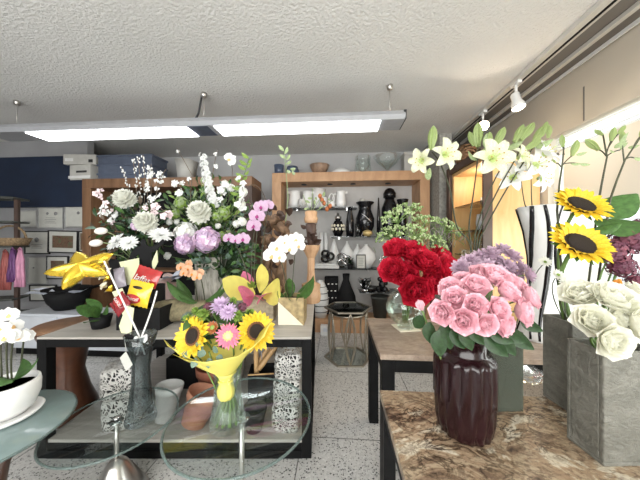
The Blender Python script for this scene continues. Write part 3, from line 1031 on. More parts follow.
for k in range(8):
    a = k * PI / 8
    sp_.tube([(7 * u * math.cos(q) * math.cos(a), 7 * u * math.cos(q) * math.sin(a), 27 * u + 9 * u * math.sin(q)) for q in [i * PI / 8 - PI / 2 for i in range(17)]], 0.35 * u, 5)
sp_.build('ribs', M['chrome'], t)
z0 = 0.201


def fp(px, y):
    p = aty(px, 240, y)
    return (p.x, p.y, z0)


t = thing('striped_lantern', 'white ribbed lantern with thin dark rings beside the black crate', 'lantern', fp(320.5, 3.9))
MB().lathe(hollow([(0, 0.01), (5.5 * u, 0), (7.6 * u, 8 * u), (8 * u, 16 * u), (6.5 * u, 28 * u), (3 * u, 36 * u)]), 20).build('shade', M['white_matt'], t)
for (r, z) in ((7.3, 6), (7.9, 12), (7.8, 18), (7.15, 24), (5.4, 30)):
    MB().tube([((r + 0.1) * u * math.cos(k * PI / 10), (r + 0.1) * u * math.sin(k * PI / 10), z * u) for k in range(21)], 0.35 * u, 5).build('ring', M['char'], t)
t = thing('black_crate', 'black slotted crate on the floor of the timber display unit', 'crate', fp(331.5, 4.11))
MB().b2((-7 * u, -5 * u, 0), (7 * u, 5 * u, 38 * u)).build('body', M['black_matt'], t, 0.006)
for r_ in range(4):
    for c_ in range(3):
        MB().box(((-4 + 4 * c_ + (r_ % 2)) * u, -5.05 * u, (10 + 7 * r_) * u), (1.6 * u, 0.2 * u, 1.1 * u)).build('white_tag', M['print_white'], t)
t = ware('black_sculptural_vase', 'large matt black pinched vase behind the hexagonal table', 'vase', fp(346, 4.0), hollow([(0, 0), (8 * u, 0), (10.5 * u, 11 * u), (9.4 * u, 20 * u), (5.4 * u, 29 * u), (3 * u, 36 * u), (3.6 * u, 42 * u)]), M['black_matt'], 1, 0.7)
ware('charcoal_bucket', 'dark grey tapered bucket on the floor of the display unit behind the red roses', 'bucket', fp(380, 3.95), hollow([(0, 0), (6.2 * u, 0), (8.6 * u, 19 * u), (9.2 * u, 19 * u), (9.2 * u, 21 * u)]), M['slate_smooth'])
p = aty(325, 345, 3.6)
t = thing('white_plug_box', 'small white box on the floor against the timber plinth', 'box', (p.x, 3.70, 0.0))
MB().b2((-0.07, -0.05, 0), (0.07, 0.05, 0.14)).build('box', M['white_matt'], t, 0.006)
MB().b2((-0.03, -0.053, 0.06), (0.03, -0.05, 0.11)).build('socket', M['cabinet'], t)

# on top of the units
u2 = 3.95 / FOC


def tp(px, y):
    p = aty(px, 240, y)
    return (p.x, p.y, 2.431)


ware('blue_pot', 'straight blue grey pot at the left end on top of the light timber unit', 'pot', tp(279, 3.95), hollow([(0, 0), (4.4 * u2, 0), (5 * u2, 10.5 * u2)]), M['blue_glaze'])
ware('blue_pot', 'round blue grey pot second from the left on top of the light timber unit', 'pot', tp(292.5, 3.95), hollow([(0, 0), (5 * u2, 0), (6.6 * u2, 4 * u2), (5.4 * u2, 8.5 * u2)]), M['blue_glaze'])
ware('brown_bowl', 'brown patterned flared bowl on top of the light timber unit', 'bowl', tp(319.5, 3.95), hollow([(0, 0), (5 * u2, 0), (8.8 * u2, 6 * u2), (10 * u2, 9.5 * u2)]), M['brown_glaze'])
ware('shallow_white_bowl', 'shallow upturned white bowl on top of the light timber unit', 'bowl', tp(341, 3.95), [(0, 0), (10.5 * u2, 0), (10 * u2, 2 * u2), (6 * u2, 5.5 * u2), (0, 6.8 * u2)], M['white'])
ware('clear_vase', 'clear waisted glass vase on top of the light timber unit', 'vase', tp(363, 3.95), hollow([(0, 0), (9.6 * u2, 0), (8 * u2, 7 * u2), (7 * u2, 12 * u2), (8 * u2, 17 * u2)], 0.008), M['glass_green'])
ware('glass_bowl', 'wide clear glass bowl on a foot on top of the light timber unit', 'bowl', tp(387.5, 3.95), hollow([(0, 0), (5 * u2, 0), (1.4 * u2, 2 * u2), (1.6 * u2, 4 * u2), (10 * u2, 11 * u2), (14 * u2, 17 * u2)], 0.008, 0.05), M['glass_green'], 1, 0.9)
t = thing('grey_canister', 'plain grey square canister at the right end on top of the light timber unit', 'canister', tp(412, 4.0))
MB().b2((-9 * u2, -0.1, 0), (9 * u2, 0.1, 17 * u2)).build('body', M['card_grey'], t, 0.01)
MB().b2((-9.4 * u2, -0.105, 17 * u2), (9.4 * u2, 0.105, 20 * u2)).build('lid', M['card_grey'], t, 0.006)


def tl(px, y):
    p = aty(px, 240, y)
    return (p.x, p.y, 2.266)


u3 = 3.6 / FOC
t = thing('cardboard_box', 'pale grey box standing on the walnut unit, the lower of its stack', 'box', (tl(88, 3.45)[0], 3.47, 2.266), R(-4))
MB().b2((-12 * u3, -0.13, 0), (12 * u3, 0.13, 15 * u3)).build('carton', M['card_grey'], t, 0.006)
MB().b2((-4 * u3, -0.134, 7 * u3), (8 * u3, -0.131, 9 * u3)).build('hand_slot', M['char'], t)
MB().b2((-13 * u3, -0.137, 0.02), (12.5 * u3, -0.131, 4 * u3)).build('label_strip', M['white_matt'], t)
t = thing('cardboard_box', 'pale grey box lying across the top of the lower box', 'box', (tl(88, 3.45)[0], 3.47, 2.267 + 15 * u3), R(5))
MB().b2((-17 * u3, -0.14, 0), (15 * u3, 0.14, 10 * u3)).build('carton', M['card_grey'], t, 0.006)
MB().b2((-15 * u3, -0.145, 3 * u3), (-7 * u3, -0.141, 6 * u3)).build('label', M['white_matt'], t)
MB().b2((8 * u3, -0.145, 2 * u3), (12 * u3, -0.141, 5 * u3)).build('hand_slot', M['char'], t)
for k, (dz, h, lab) in enumerate(((0, 6, 'lowest blue grey crate stacked on the walnut unit'), (6, 9, 'middle blue grey crate stacked on the walnut unit'), (15, 9, 'topmost blue grey crate stacked on the walnut unit'))):
    t = thing('plastic_crate', lab, 'crate', (tl(131, 3.45)[0], 3.5, 2.266 + dz * u3), 0, 'blue grey crates on the walnut unit')
    MB().b2((-28 * u3, -0.16, 0), (28 * u3, 0.16, h * u3 - 0.004)).build('tub', M['crate'], t, 0.006)
    MB().b2((-29 * u3, -0.17, (h - 2) * u3), (29 * u3, 0.17, h * u3 - 0.002)).build('rim', M['crate'], t, 0.004)
ware('grey_square_vase', 'grey flared vase standing alone on top of the walnut unit', 'vase', tl(187, 3.48), hollow([(0, 0), (8.5 * u3, 0), (9.5 * u3, 12 * u3), (11 * u3, 20 * u3)]), M['card_grey'], 1, 0.7, 4, R(45))
t = thing('wire_ball', 'bronze dried ball of twisted wire on top of the honey timber cabinet', 'ornament', (1.57, 3.15, 2.262))
wb = MB()
rnd = random.Random(5)
for k in range(16):
    q = Quaternion((rnd.gauss(0, 1), rnd.gauss(0, 1), rnd.gauss(0, 1)), rnd.uniform(0, 6)).to_matrix().to_4x4()
    wb.tube([q @ Vector((0.13 * math.cos(i * PI / 10), 0.13 * math.sin(i * PI / 10), 0.03 * math.sin(i * 1.2))) + Vector((0, 0, 0.16)) for i in range(21)], 0.011, 5)
wb.build('wire_strands', M['copper'], t)

# in the niche
for (x, y, zi, r, h, m, lab) in ((0.28, 0.50, 2, .045, .10, 'card_grey', 'small grey cup at the far end of the upper niche shelf'),
                                 (0.30, 0.30, 2, .055, .13, 'cabinet', 'pale mug in the middle of the upper niche shelf'),
                                 (0.26, 0.52, 1, .06, .20, 'cabinet', 'pale blue grey vase on the middle niche shelf')):
    ware('niche_' + ('vase' if h > .15 else 'cup'), lab, 'vase' if h > .15 else 'cup', (1.47 + x, 2.62 + y, NZ[zi] + 0.011), hollow([(0, 0), (r * .8, 0), (r, h * .5), (r * .8, h)]), M[m])
knot('knot_ornament', 'dark curled ornament at the near end of the upper niche shelf', (1.77, 2.74, NZ[2] + 0.012), 0.09, M['char'], 0.016)
knot('knot_ornament', 'bronze curled ornament on the middle niche shelf', (1.74, 2.88, NZ[1] + 0.012), 0.10, M['copper'], 0.018)
ware('ribbed_glass_jar', 'ribbed clear jar on the lowest niche shelf', 'jar', (1.72, 3.05, NZ[0] + 0.011), hollow([(0, 0), (.09, 0), (.09, .14), (.07, .16)]), M['glass_green'])

# ================================================================ back left corner
cbx = on(20, 316, 0.5)
t = thing('white_cabinet', 'low white laminate cabinet under the framed certificates', 'cabinet', V(-3.15, 3.02, 0), YAW * 0)
MB().b2((-0.62, 0, 0.08), (1.05, 0.34, 0.5)).build('carcass', M['cabinet'], t, 0.004)
MB().b2((-0.55, -0.02, 0.11), (-0.02, 0, 0.47)).build('door', M['cabinet'], t, 0.004)
MB().b2((0.04, -0.02, 0.11), (1.0, 0, 0.47)).build('door', M['cabinet'], t, 0.004)
MB().b2((-0.6, 0.02, 0), (1.03, 0.32, 0.08)).build('toe_kick', M['black'], t)


def cert(px0, px1, py0, py1, lab, frame='frame_silver', inner='paper', emblem=None, lines=3, mat=0.0, tilt=0, name='framed_certificate', y=3.375, inset=1.0):
    a, b = aty(px0, py1, y), aty(px1, py0, y)
    w, h = b.x - a.x, b.z - a.z
    t = thing(name, lab, 'picture frame', ((a.x + b.x) / 2, y, a.z), 0)
    t.rotation_euler = (0, R(tilt), 0)
    f = 0.016
    q = MB()
    q.b2((-w / 2, 0, 0), (w / 2, 0.02, f)).b2((-w / 2, 0, h - f), (w / 2, 0.02, h)).b2((-w / 2, 0, f), (-w / 2 + f, 0.02, h - f)).b2((w / 2 - f, 0, f), (w / 2, 0.02, h - f))
    q.build('frame', M[frame], t)
    MB().b2((-w / 2 + f, 0.008, f), (w / 2 - f, 0.018, h - f)).build('sheet', M['paper'], t)
    if mat:
        k = MB().b2((-w / 2 + mat, 0.004, mat), (w / 2 - mat, 0.0075, h - mat))
        k.build('picture', M[inner], t)
    if emblem:
        for (ex, ez, er) in emblem:
            MB().lathe([(0, 0), (er, 0), (er, 0.003), (0, 0.004)], 12, 0, Matrix.Translation((ex * w, 0.004, ez * h)) @ Matrix.Rotation(R(90), 4, 'X')).build('emblem', M['ink'], t)
    if lines:
        e = MB()
        for k in range(lines):
            ww = w * (0.22 - 0.04 * (k % 2))
            zz = h * (0.25 + 0.08 * k)
            e.b2((-ww, 0.0035, zz), (ww, 0.0042, zz + 0.006))
        e.build('printed_lines', M['ink'], t)
    return t


cert(15, 37, 210, 227.5, 'silver framed blank looking certificate, leftmost of the top row', lines=2, tilt=-1.5)
cert(37, 63, 207, 228.5, 'wide certificate with two dark seals in the middle of the top row', lines=4, emblem=((-.12, .7, .02), (.2, .7, .026)), tilt=1)
cert(64, 84, 206, 227.5, 'pale certificate with one small seal beside the walnut unit', lines=0, emblem=((.2, .68, .022),))
cert(24, 49, 231, 254, 'black framed certificate with one dark crest in the middle row', frame='frame_black', lines=3, emblem=((0, .62, .035),), tilt=0)
cert(47, 77, 230.5, 253, 'framed dusky landscape photograph in a white mount', frame='frame_black', inner='photo', mat=0.075, lines=0, name='framed_photograph', tilt=1.5, y=3.37)
cert(78, 86, 231, 252, 'narrow frame half hidden by the walnut unit', frame='frame_black', inner='photo', mat=0.03, lines=0, name='framed_photograph')
cert(27, 47, 257, 284, 'pale certificate leaning below the black framed crest', lines=0, emblem=((-.2, .6, .014),), tilt=1)
cert(46, 68, 256, 279, 'dark framed photograph partly behind the gold star balloon', frame='frame_black', inner='photo', mat=0.07, lines=0, name='framed_photograph')
cert(29, 56, 285, 301, 'blank pale board standing on the white cabinet', lines=0, frame='frame_black', tilt=-1, y=3.36)

# black bowl with pointed grey tissue, on the cabinet
p = V(-3.15, 3.02, 0.5)
q = aty(68, 300, 3.05)
t = thing('wrapped_black_bowl', 'black bowl with pointed grey tissue leaves under the gold star balloon', 'bowl', (q.x, 3.05, 0.501))
MB().lathe(hollow([(0, 0), (0.13, 0), (0.2, 0.10), (0.25, 0.27)]), 18).build('bowl', M['black_matt'], t)
for k, az in enumerate((200, 340, 250, 300, 40, 130)):
    MB().petal(R(az), 0.27, 0.10, 50, 80, 0.14, 0.17, 0.3, nu=4, nv=3, b=0.8).build('tissue_leaf', M['tissue_g'] if k < 3 else M['black_matt'], t)

# ribbons on a rack at the far left
rk = thing('ribbon_rack', 'dim metal rack at the far left with ribbons hanging from it', 'rack', V(-4.28, 3.22, 0), R(18))
for x in (-0.62, 0.30):
    MB().b2((x - 0.02, -0.02, 0), (x + 0.02, 0.02, 1.95)).build('post', M['darkwood'], rk)
for z in (0.42, 0.62, 1.30, 1.62, 1.93):
    MB().b2((-0.64, -0.10, z), (0.32, 0.16, z + 0.025)).build('shelf', M['slate_smooth'], rk)


def ribbon(px, wpx, m, lab, y0=252, y1=290):
    a = at(px, y1, 3.2)
    h = (y1 - y0) / FOC * 3.2
    w = wpx / FOC * 3.2
    t = thing('ribbon_bundle', lab, 'ribbon', a, YAW)
    rb = MB()
    rr = random.Random(int(px))
    for k in range(7):
        x = -w / 2 + w * k / 6
        pts = [(x * (0.35 + 0.65 * q), -0.01 * k % 0.02 + rr.uniform(-.01, .01), h * (1 - q)) for q in (0, .25, .5, .75, 1)]
        rb.tube(pts, [0.008, 0.02, 0.022, 0.022, 0.014], 6)
    rb.build('strands', M[m], t)
    MB().tube([(-w * .2, 0, h), (0, 0, h + .03), (w * .2, 0, h)], 0.01, 5).build('knot', M[m], t)


ribbon(5, 9, 'ribbon_red', 'dull red ribbon bundle on the rack, leftmost of the three')
ribbon(12.5, 7, 'ribbon_purple', 'dark purple ribbon bundle between the red and the pink ribbons', 250, 282)
ribbon(20, 9, 'ribbon_pink', 'pink ribbon bundle on the rack beside the certificates', 250, 287)
p = at(10, 247, 3.28)
t = thing('wicker_basket', 'wicker basket with a tall hoop handle on the rack at the far left', 'basket', (p.x, p.y, 1.327), R(10))
MB().lathe(hollow([(0, 0), (0.16, 0), (0.2, 0.1)]), 16).build('bowl', M['wicker'], t)
MB().tube([(0.19 * math.cos(k * PI / 12), 0, 0.09 + 0.17 * math.sin(k * PI / 12)) for k in range(13)], 0.012, 6).build('handle', M['wicker'], t)

# ================================================================ tables
TH = 0.777


def quad_table(name, label, root, rz, w, d, h, top_mat, top_t, leg, apron, over=0.0, lower=None, rails=False, cat='table'):
    """root at the front left corner on the floor; x right, y into the room"""
    t = thing(name, label, cat, root, rz)
    MB().b2((0, 0, h - top_t), (w, d, h)).build('tabletop', top_mat, t, 0.003)
    for x in (over, w - over - leg):
        for y in (over, d - over - leg):
            MB().b2((x, y, 0), (x + leg, y + leg, h - top_t)).build('leg', M['black'], t, 0.003)
    for y in (over, d - over - leg * 0.6):
        MB().b2((over + leg, y, h - top_t - apron), (w - over - leg, y + leg * 0.6, h - top_t)).build('apron', M['black'], t)
        if rails:
            MB().b2((over + leg, y, 0), (w - over - leg, y + leg * 0.6, 0.05)).build('bottom_rail', M['black'], t)
    for x in (over, w - over - leg * 0.6):
        MB().b2((x, over + leg, h - top_t - apron), (x + leg * 0.6, d - over - leg, h - top_t)).build('apron', M['black'], t)
        if rails:
            MB().b2((x, over + leg, 0), (x + leg * 0.6, d - over - leg, 0.05)).build('bottom_rail', M['black'], t)
    if lower:
        MB().b2((leg * 0.6, 0.012, lower - 0.02), (w - leg * 0.6, d - 0.012, lower)).build('lower_shelf', M['grey_wood'], t)
        for y in (0.012, d - 0.04):
            MB().b2((leg, y, lower - 0.065), (w - leg, y + 0.03, lower - 0.02)).build('shelf_rail', M['black'], t)
    return t


LX0, LX1, LZ0, LZ1 = -1.815, -0.055, 1.60, 2.83
quad_table('display_table', 'long black steel table with a grey timber top and low shelf, crowded with orchids', V(LX0, LZ0, 0), YAW, LX1 - LX0, LZ1 - LZ0, TH, M['grey_wood'], 0.014, 0.062, 0.05, 0, 0.114, True)
c = on(379, 357, 0.78)
quad_table('stone_table', 'black legged table with a taupe stone top under the fish bowl of red roses', (0.232, 1.375, 0), 0, 1.5, 0.635, 0.78, M['stone_top'], 0.03, 0.07, 0.07, 0.01)
quad_table('granite_table', 'black legged table with a brown granite top in the foreground', (0.175, 0.33, 0), 0, 1.45, 0.72, 0.78, M['granite'], 0.03, 0.045, 0.05, 0.008)

# hourglass stool left of the long table
p = at(68.5, 330, 2.02)
hg = [(0, 0), (0.19, 0), (0.185, 0.06), (0.135, 0.20), (0.10, 0.36), (0.125, 0.52), (0.185, 0.66), (0.205, 0.70)]
t = thing('hourglass_stool', 'red brown hourglass shaped wooden stool at the left end of the long table', 'stool', (p.x, p.y, 0))
MB().lathe(hg, 28).build('body', M['red_wood'], t)
MB().lathe([(0, 0.70), (0.205, 0.70), (0.21, 0.71), (0.21, 0.722), (0.2, 0.73), (0, 0.73)], 28).build('seat', M['walnut'], t)


def disc_table(label, X, Z, h, r, glass_m, style):
    t = thing('glass_side_table', label, 'side table', V(X, Z, 0))
    MB().lathe([(0, h - 0.012), (r - 0.004, h - 0.012), (r, h - 0.008), (r, h - 0.004), (r - 0.004, h), (0, h)], 64).build('glass_top', M[glass_m], t)
    MB().tube([((r + 0.0005) * math.cos(k * PI / 36), (r + 0.0005) * math.sin(k * PI / 36), h - 0.006) for k in range(73)], 0.0052, 6, 0, None, False).build('glass_rim', M['glass_edge'], t)
    if style == 'pole':
        MB().lathe([(0, 0), (0.15, 0), (0.148, 0.01), (0.10, 0.10), (0.05, 0.19), (0.028, 0.215), (0, 0.22)], 32).build('base', M['steel'], t)
        MB().tube([(0, 0, 0.2), (0, 0, h - 0.03)], 0.0115, 12).build('pole', M['steel'], t)
        MB().lathe([(0, h - 0.03), (0.03, h - 0.022), (0.034, h - 0.0125), (0, h - 0.0125)], 16).build('top_plate', M['chrome'], t)
        if h < 0.5:
            MB().lathe([(0, h), (0.02, h), (0.016, h + 0.008), (0, h + 0.01)], 16).build('cap', M['chrome'], t)
    else:
        k = (h - 0.014) / 0.70
        MB().lathe([(q[0] * 0.72, q[1] * k) for q in hg], 28).build('base', M['red_wood'], t)
    return t


disc_table('frosted sea green round table under the white orchid pot, on a brown wooden base', -1.38, 1.0, 0.63, 0.29, 'frost', 'wood')
disc_table('low round glass table on a steel cone base under the tall flared vase', -1.10, 1.352, 0.435, 0.29, 'glass_top', 'pole')
disc_table('taller round glass table under the sunflower bouquet vase', -0.335, 1.07, 0.655, 0.29, 'glass_top', 'pole')

# hexagonal wire table
hx = thing('hexagonal_table', 'champagne metal hexagonal side table with looped wire legs and a dark glass top', 'side table', V(0.335, 2.99, 0), YAW)


def hexpts(r):
    return [(r * math.cos(k * PI / 3), r * math.sin(k * PI / 3)) for k in range(6)]


for (z, nme, gm) in ((0.585, 'top_frame', 'glass_dim'), (0.0, 'base_frame', 'glass_green')):
    fr = MB()
    o_, i_ = hexpts(0.285), hexpts(0.262)
    vs = [(a[0], a[1], zz) for zz in (z, z + 0.018) for a in o_ + i_]
    fs = []
    for k in range(6):
        q = (k + 1) % 6
        fs += [(k, q, 12 + q, 12 + k), (6 + q, 6 + k, 18 + k, 18 + q), (12 + k, 12 + q, 18 + q, 18 + k), (q, k, 6 + k, 6 + q)]
    fr.add(vs, fs, 0, None, False)
    f = fr.build(nme, M['champagne'], hx)
    MB().prism(hexpts(0.262), z + 0.006, z + 0.013).build('glass_panel', M[gm], f)
for k in range(6):
    a = PI / 6 + k * PI / 3
    rad = 0.262 * math.cos(PI / 6) + 0.008
    lg = MB()
    for s in (-1, 1):
        for wdt in (0.066, 0.046):
            pts = [((rad) * math.cos(a) - s * wdt * math.sin(PI * q / 14) * math.sin(a), rad * math.sin(a) + s * wdt * math.sin(PI * q / 14) * math.cos(a), 0.012 + 0.575 * q / 14) for q in range(15)]
            lg.tube(pts, 0.0062, 6)
    lg.build('leg', M['champagne'], hx)
MB().lathe([(0.21, 0.53), (0.22, 0.53), (0.22, 0.545), (0.21, 0.545), (0.21, 0.53)], 36).build('ring_brace', M['champagne'], hx)

# ================================================================ under the long table
SZ = 0.1155


def open_box(w, d, h, wall=0.012):
    m = MB()
    m.b2((-w / 2, -d / 2, 0), (w / 2, d / 2, wall))
    m.b2((-w / 2, -d / 2, wall), (w / 2, -d / 2 + wall, h)).b2((-w / 2, d / 2 - wall, wall), (w / 2, d / 2, h))
    m.b2((-w / 2, -d / 2 + wall, wall), (-w / 2 + wall, d / 2 - wall, h)).b2((w / 2 - wall, -d / 2 + wall, wall), (w / 2, d / 2 - wall, h))
    return m


def openwork_box(label, loc, rz, w, d, h, mat, group, tilt=0):
    t = thing('openwork_box', label, 'box', loc, rz, group)
    t.rotation_euler = (R(tilt), 0, rz)
    r = w * 0.2
    outline = []
    for (cx, cy, a0) in ((w / 2 - r, d / 2 - r, 0), (-w / 2 + r, d / 2 - r, 90), (-w / 2 + r, -d / 2 + r, 180), (w / 2 - r, -d / 2 + r, 270)):
        for k in range(6):
            a = R(a0 + 18 * k)
            outline.append((cx + r * math.cos(a), cy + r * math.sin(a)))
    n = len(outline)
    m = MB()
    rows = [(0.90, 0.0), (1.0, 0.03 * h / 0.2), (1.0, h - 0.03), (0.93, h - 0.006), (0.85, h)]
    vs = [(x * s, y * s, z) for (s, z) in rows for (x, y) in outline]
    fs = [(i * n + k, i * n + (k + 1) % n, (i + 1) * n + (k + 1) % n, (i + 1) * n + k) for i in range(len(rows) - 1) for k in range(n)]
    fs.append(tuple(range(n - 1, -1, -1)))
    # lid ring down to an oval opening
    ov = [(w * 0.27 * math.cos(math.atan2(y / d, x / w)), d * 0.2 * math.sin(math.atan2(y / d, x / w))) for (x, y) in outline]
    o = (len(rows) - 1) * n
    vs += [(x, y, h) for x, y in ov]
    q = len(rows) * n
    fs += [(o + k, o + (k + 1) % n, q + (k + 1) % n, q + k) for k in range(n)]
    m.add(vs, fs)
    m.build('openwork_shell', M[mat], t)
    m2 = MB()
    m2.tube([(x, y, h) for x, y in ov] + [(ov[0][0], ov[0][1], h)], 0.004, 5)
    m2.build('opening_rim', M[mat], t)
    MB().b2((-w * .36, -d * .36, 0.01), (w * .36, d * .36, h * 0.72)).build('dark_liner', M['char'], t, 0.02)
    MB().tube([(x * 1.005, y * 1.005, h * 0.5) for x, y in outline] + [(outline[0][0] * 1.005, outline[0][1] * 1.005, h * .5)], 0.003, 5).build('band', M[mat], t)
    return t


p = on(121, 428, SZ)
b1 = openwork_box('lower of two white openwork boxes at the left of the low shelf', (p.x, p.y + 0.06, SZ), YAW + R(14), 0.27, 0.2, 0.205, 'openwork', 'white openwork boxes at the left of the low shelf')
dup(b1, (p.x - 0.015, p.y + 0.065, SZ + 0.208), YAW + R(22), 'upper of two white openwork boxes at the left of the low shelf')
p = on(285, 434, SZ)
for k, lab in enumerate(('lowest of three openwork boxes stacked at the right of the low shelf', 'middle one of three openwork boxes stacked at the right of the low shelf', 'topmost of three openwork boxes stacked at the right of the low shelf')):
    if k == 0:
        b2_ = openwork_box(lab, (p.x, p.y + 0.09, SZ), YAW + R(-10), 0.19, 0.18, 0.172, 'openwork_grey', 'openwork boxes stacked at the right of the low shelf')
    else:
        dup(b2_, (p.x + 0.006 * k, p.y + 0.09, SZ + 0.174 * k), YAW + R(-10 + 6 * k), lab)


def flower_pot(label, loc, r, h, mat, tilt=(0, 0), soil=False, name='flower_pot', rim=True, group=None):
    t = thing(name, label, 'plant pot', loc, 0, group)
    t.rotation_euler = (tilt[0], tilt[1], 0)
    out = [(0, 0), (r * 0.68, 0), (r * 0.93, h * 0.8)] + ([(r, h * 0.8), (r * 1.03, h)] if rim else [(r, h)])
    MB().lathe(hollow(out, 0.007, 0.012), 26).build('body', M[mat], t)
    if soil:
        MB().lathe([(0, h * .8), (r * .8, h * .8)], 20).build('soil', M['soil'], t)
    return t


p = on(160, 426, SZ)
flower_pot('plain white plastic pot on the low shelf behind the tall flared vase', (p.x, p.y + .05, SZ + .012), 0.088, 0.235, 'white_matt', (R(-6), R(5)))
p = on(190, 436, SZ)
flower_pot('pale terracotta pot leaning over on the low shelf, nearest the front', (p.x - .02, p.y + .07, SZ + .035), 0.115, 0.21, 'terra', (R(-10), R(20)))
p = on(204, 416, SZ)
flower_pot('dark terracotta pot standing behind the leaning terracotta pot', (p.x, p.y + 0.16, SZ), 0.135, 0.30, 'terra_dark')
p = on(204, 405, SZ)
flower_pot('pale grey pot at the back of the low shelf behind the dark terracotta pot', (p.x + .08, p.y + 0.42, SZ), 0.11, 0.42, 'card_grey')
p = on(252, 434, SZ)
flower_pot('dark grey pot on the low shelf behind the bouquet vase', (p.x, p.y + .05, SZ), 0.082, 0.145, 'char')
p = on(176, 405, SZ)
t = thing('black_planter', 'shallow black planter trough at the back of the low shelf', 'planter', (p.x - .05, p.y + .32, SZ), YAW)
open_box(0.36, 0.22, 0.26).build('trough', M['black_matt'], t)
p = on(256, 412, SZ)
t = thing('black_planter', 'black planter box holding the bamboo poles on the low shelf', 'planter', (p.x, p.y + 0.16, SZ), YAW + R(6))
open_box(0.20, 0.17, 0.245).build('trough', M['black_matt'], t)
MB().tube([(-0.1, -0.088, 0.243), (0.1, -0.088, 0.243)], 0.006, 6).build('string_edge', M['bamboo'], t)
t = thing('bamboo_stand', 'golden bamboo poles tied into a leaning frame with hanging string', 'stand', (p.x, p.y + 0.14, SZ + 0.02), YAW)
for (a, b2) in (((-0.035, 0.0, 0.0), (-0.055, 0.02, 0.50)), ((-0.02, -0.02, 0.235), (0.215, 0.1, 0.53)), ((-0.05, 0.03, 0.24), (0.16, 0.14, 0.545))):
    pts = [Vector(a).lerp(Vector(b2), k / 8) for k in range(9)]
    MB().tube(pts, [0.021 if k % 2 else 0.0185 for k in range(9)], 9).build('pole', M['bamboo'], t)
for (a, b2, c2) in (((0.0, -0.03, 0.56), (0.04, -0.06, 0.44), (0.065, -0.035, 0.40)), ((0.0, -0.03, 0.56), (0.01, -0.05, 0.46), (0.012, -0.05, 0.33)), ((-0.03, -0.02, 0.42), (0.04, -0.05, 0.45), (0.10, -0.02, 0.40))):
    MB().tube(bez(a, b2, c2, 6), 0.0035, 5).build('string', M['fuzz_mauve'], t)
p = on(284, 392, SZ)
t = thing('wicker_basket', 'round dark wicker basket at the back right of the low shelf', 'basket', (p.x - .02, p.y + .27, SZ))
MB().lathe(hollow([(0, 0), (0.10, 0), (0.15, 0.30), (0.18, 0.50)], 0.012), 24).build('bowl', M['wicker'], t)
MB().tube([(0.18 * math.cos(k * PI / 14), 0.18 * math.sin(k * PI / 14), 0.50) for k in range(29)], 0.011, 6).build('rim', M['bamboo'], t)

# ================================================================ vessels in front
# maroon ribbed vase
p = on(464, 430, 0.78)
MV = Vector((p.x, p.y, 0.781))
t = thing('maroon_vase', 'tall glossy maroon ribbed vase holding the pink roses on the granite table', 'vase', MV)
mb = MB()
seg, vs, fs = 96, [], []
prof = [(0.0, 0.0), (0.066, 0.0), (0.076, 0.008), (0.084, 0.05), (0.087, 0.110), (0.0885, 0.120), (0.089, 0.18), (0.088, 0.232), (0.0865, 0.246), (0.068, 0.252), (0.063, 0.262), (0.063, 0.305), (0.060, 0.305), (0.057, 0.26), (0.06, 0.2), (0.05, 0.02), (0.0, 0.02)]
for i, (r, z) in enumerate(prof):
    for k in range(seg):
        a = 2 * PI * k / seg
        rib = 0.0
        zz = z
        if 2 <= i <= 4:
            rib = 0.0075 * (abs(math.sin(8 * a)) - 0.6)
        elif 5 <= i <= 7:
            rib = 0.009 * (abs(math.cos(8 * a)) - 0.6)
        if i in (4, 5):
            zz = z + 0.022 * (abs(math.sin(8 * a)) - .5)
        vs.append(((r + rib) * math.cos(a), (r + rib) * math.sin(a), zz))
for i in range(len(prof) - 1):
    for k in range(seg):
        k2 = (k + 1) % seg
        fs.append((i * seg + k, i * seg + k2, (i + 1) * seg + k2, (i + 1) * seg + k))
mb.add(vs, fs)
mb.build('body', M['maroon'], t)


def slate_vase(label, loc, w, d, h, rz):
    t = thing('slate_vase', label, 'vase', loc, rz)
    open_box(w, d, h, 0.012).build('body', M['slate'], t, 0.003)
    MB().b2((-w / 2 + .013, -d / 2 + .013, h * .75), (w / 2 - .013, d / 2 - .013, h * .8)).build('foam', M['leaf_dark'], t)
    return t


SV1 = V(0.862, 0.734, 0.781)
SV2 = V(0.972, 0.945, 0.781)
slate_vase('square grey slate vase of ivory roses at the right edge of the granite table', SV1, 0.178, 0.102, 0.312, YAW + R(1))
slate_vase('square grey slate vase of sunflowers, behind the slate vase of ivory roses', SV2, 0.165, 0.112, 0.325, YAW + R(3))
MVZ = V(0.672, 0.955, 0.781)
t = thing('mottled_glass_vase', 'square mottled grey glass vase holding the dusty purple chrysanthemums', 'vase', MVZ, YAW + R(2))
open_box(0.122, 0.11, 0.285, 0.006).build('body', M['mottle'], t, 0.002)
# fish bowl
p = on(405, 329, 0.78)
FB = Vector((p.x + 0.01, p.y + 0.02, 0.787))
t = thing('fish_bowl_vase', 'round clear glass bowl vase holding the red roses on the stone table', 'vase', FB)
sph = [(0, 0), (0.055, 0), (0.055, 0.008)] + [(0.135 * math.sin(R(a)), 0.142 - 0.135 * math.cos(R(a))) for a in (22, 35, 50, 65, 80, 95, 110, 125, 138, 146)] + [(0.082, 0.268)]
MB().lathe(hollow(sph, 0.004, 0.016), 36).build('bowl', M['glass_green'], t)
MB().lathe([(0, 0.018)] + [(0.129 * math.sin(R(a)), 0.142 - 0.128 * math.cos(R(a))) for a in (25, 50, 70, 90)] + [(0, 0.142)], 32).build('water', M['water'], t)
t = tag(MB().b2((-0.075, -0.075, -0.0055), (0.075, 0.075, 0.0)).build('stone_coaster', M['cream'], None, 0.001, (FB.x, FB.y, 0.7865)), 'square cream tile under the fish bowl of red roses', 'tile')
t.rotation_euler.z = R(12)
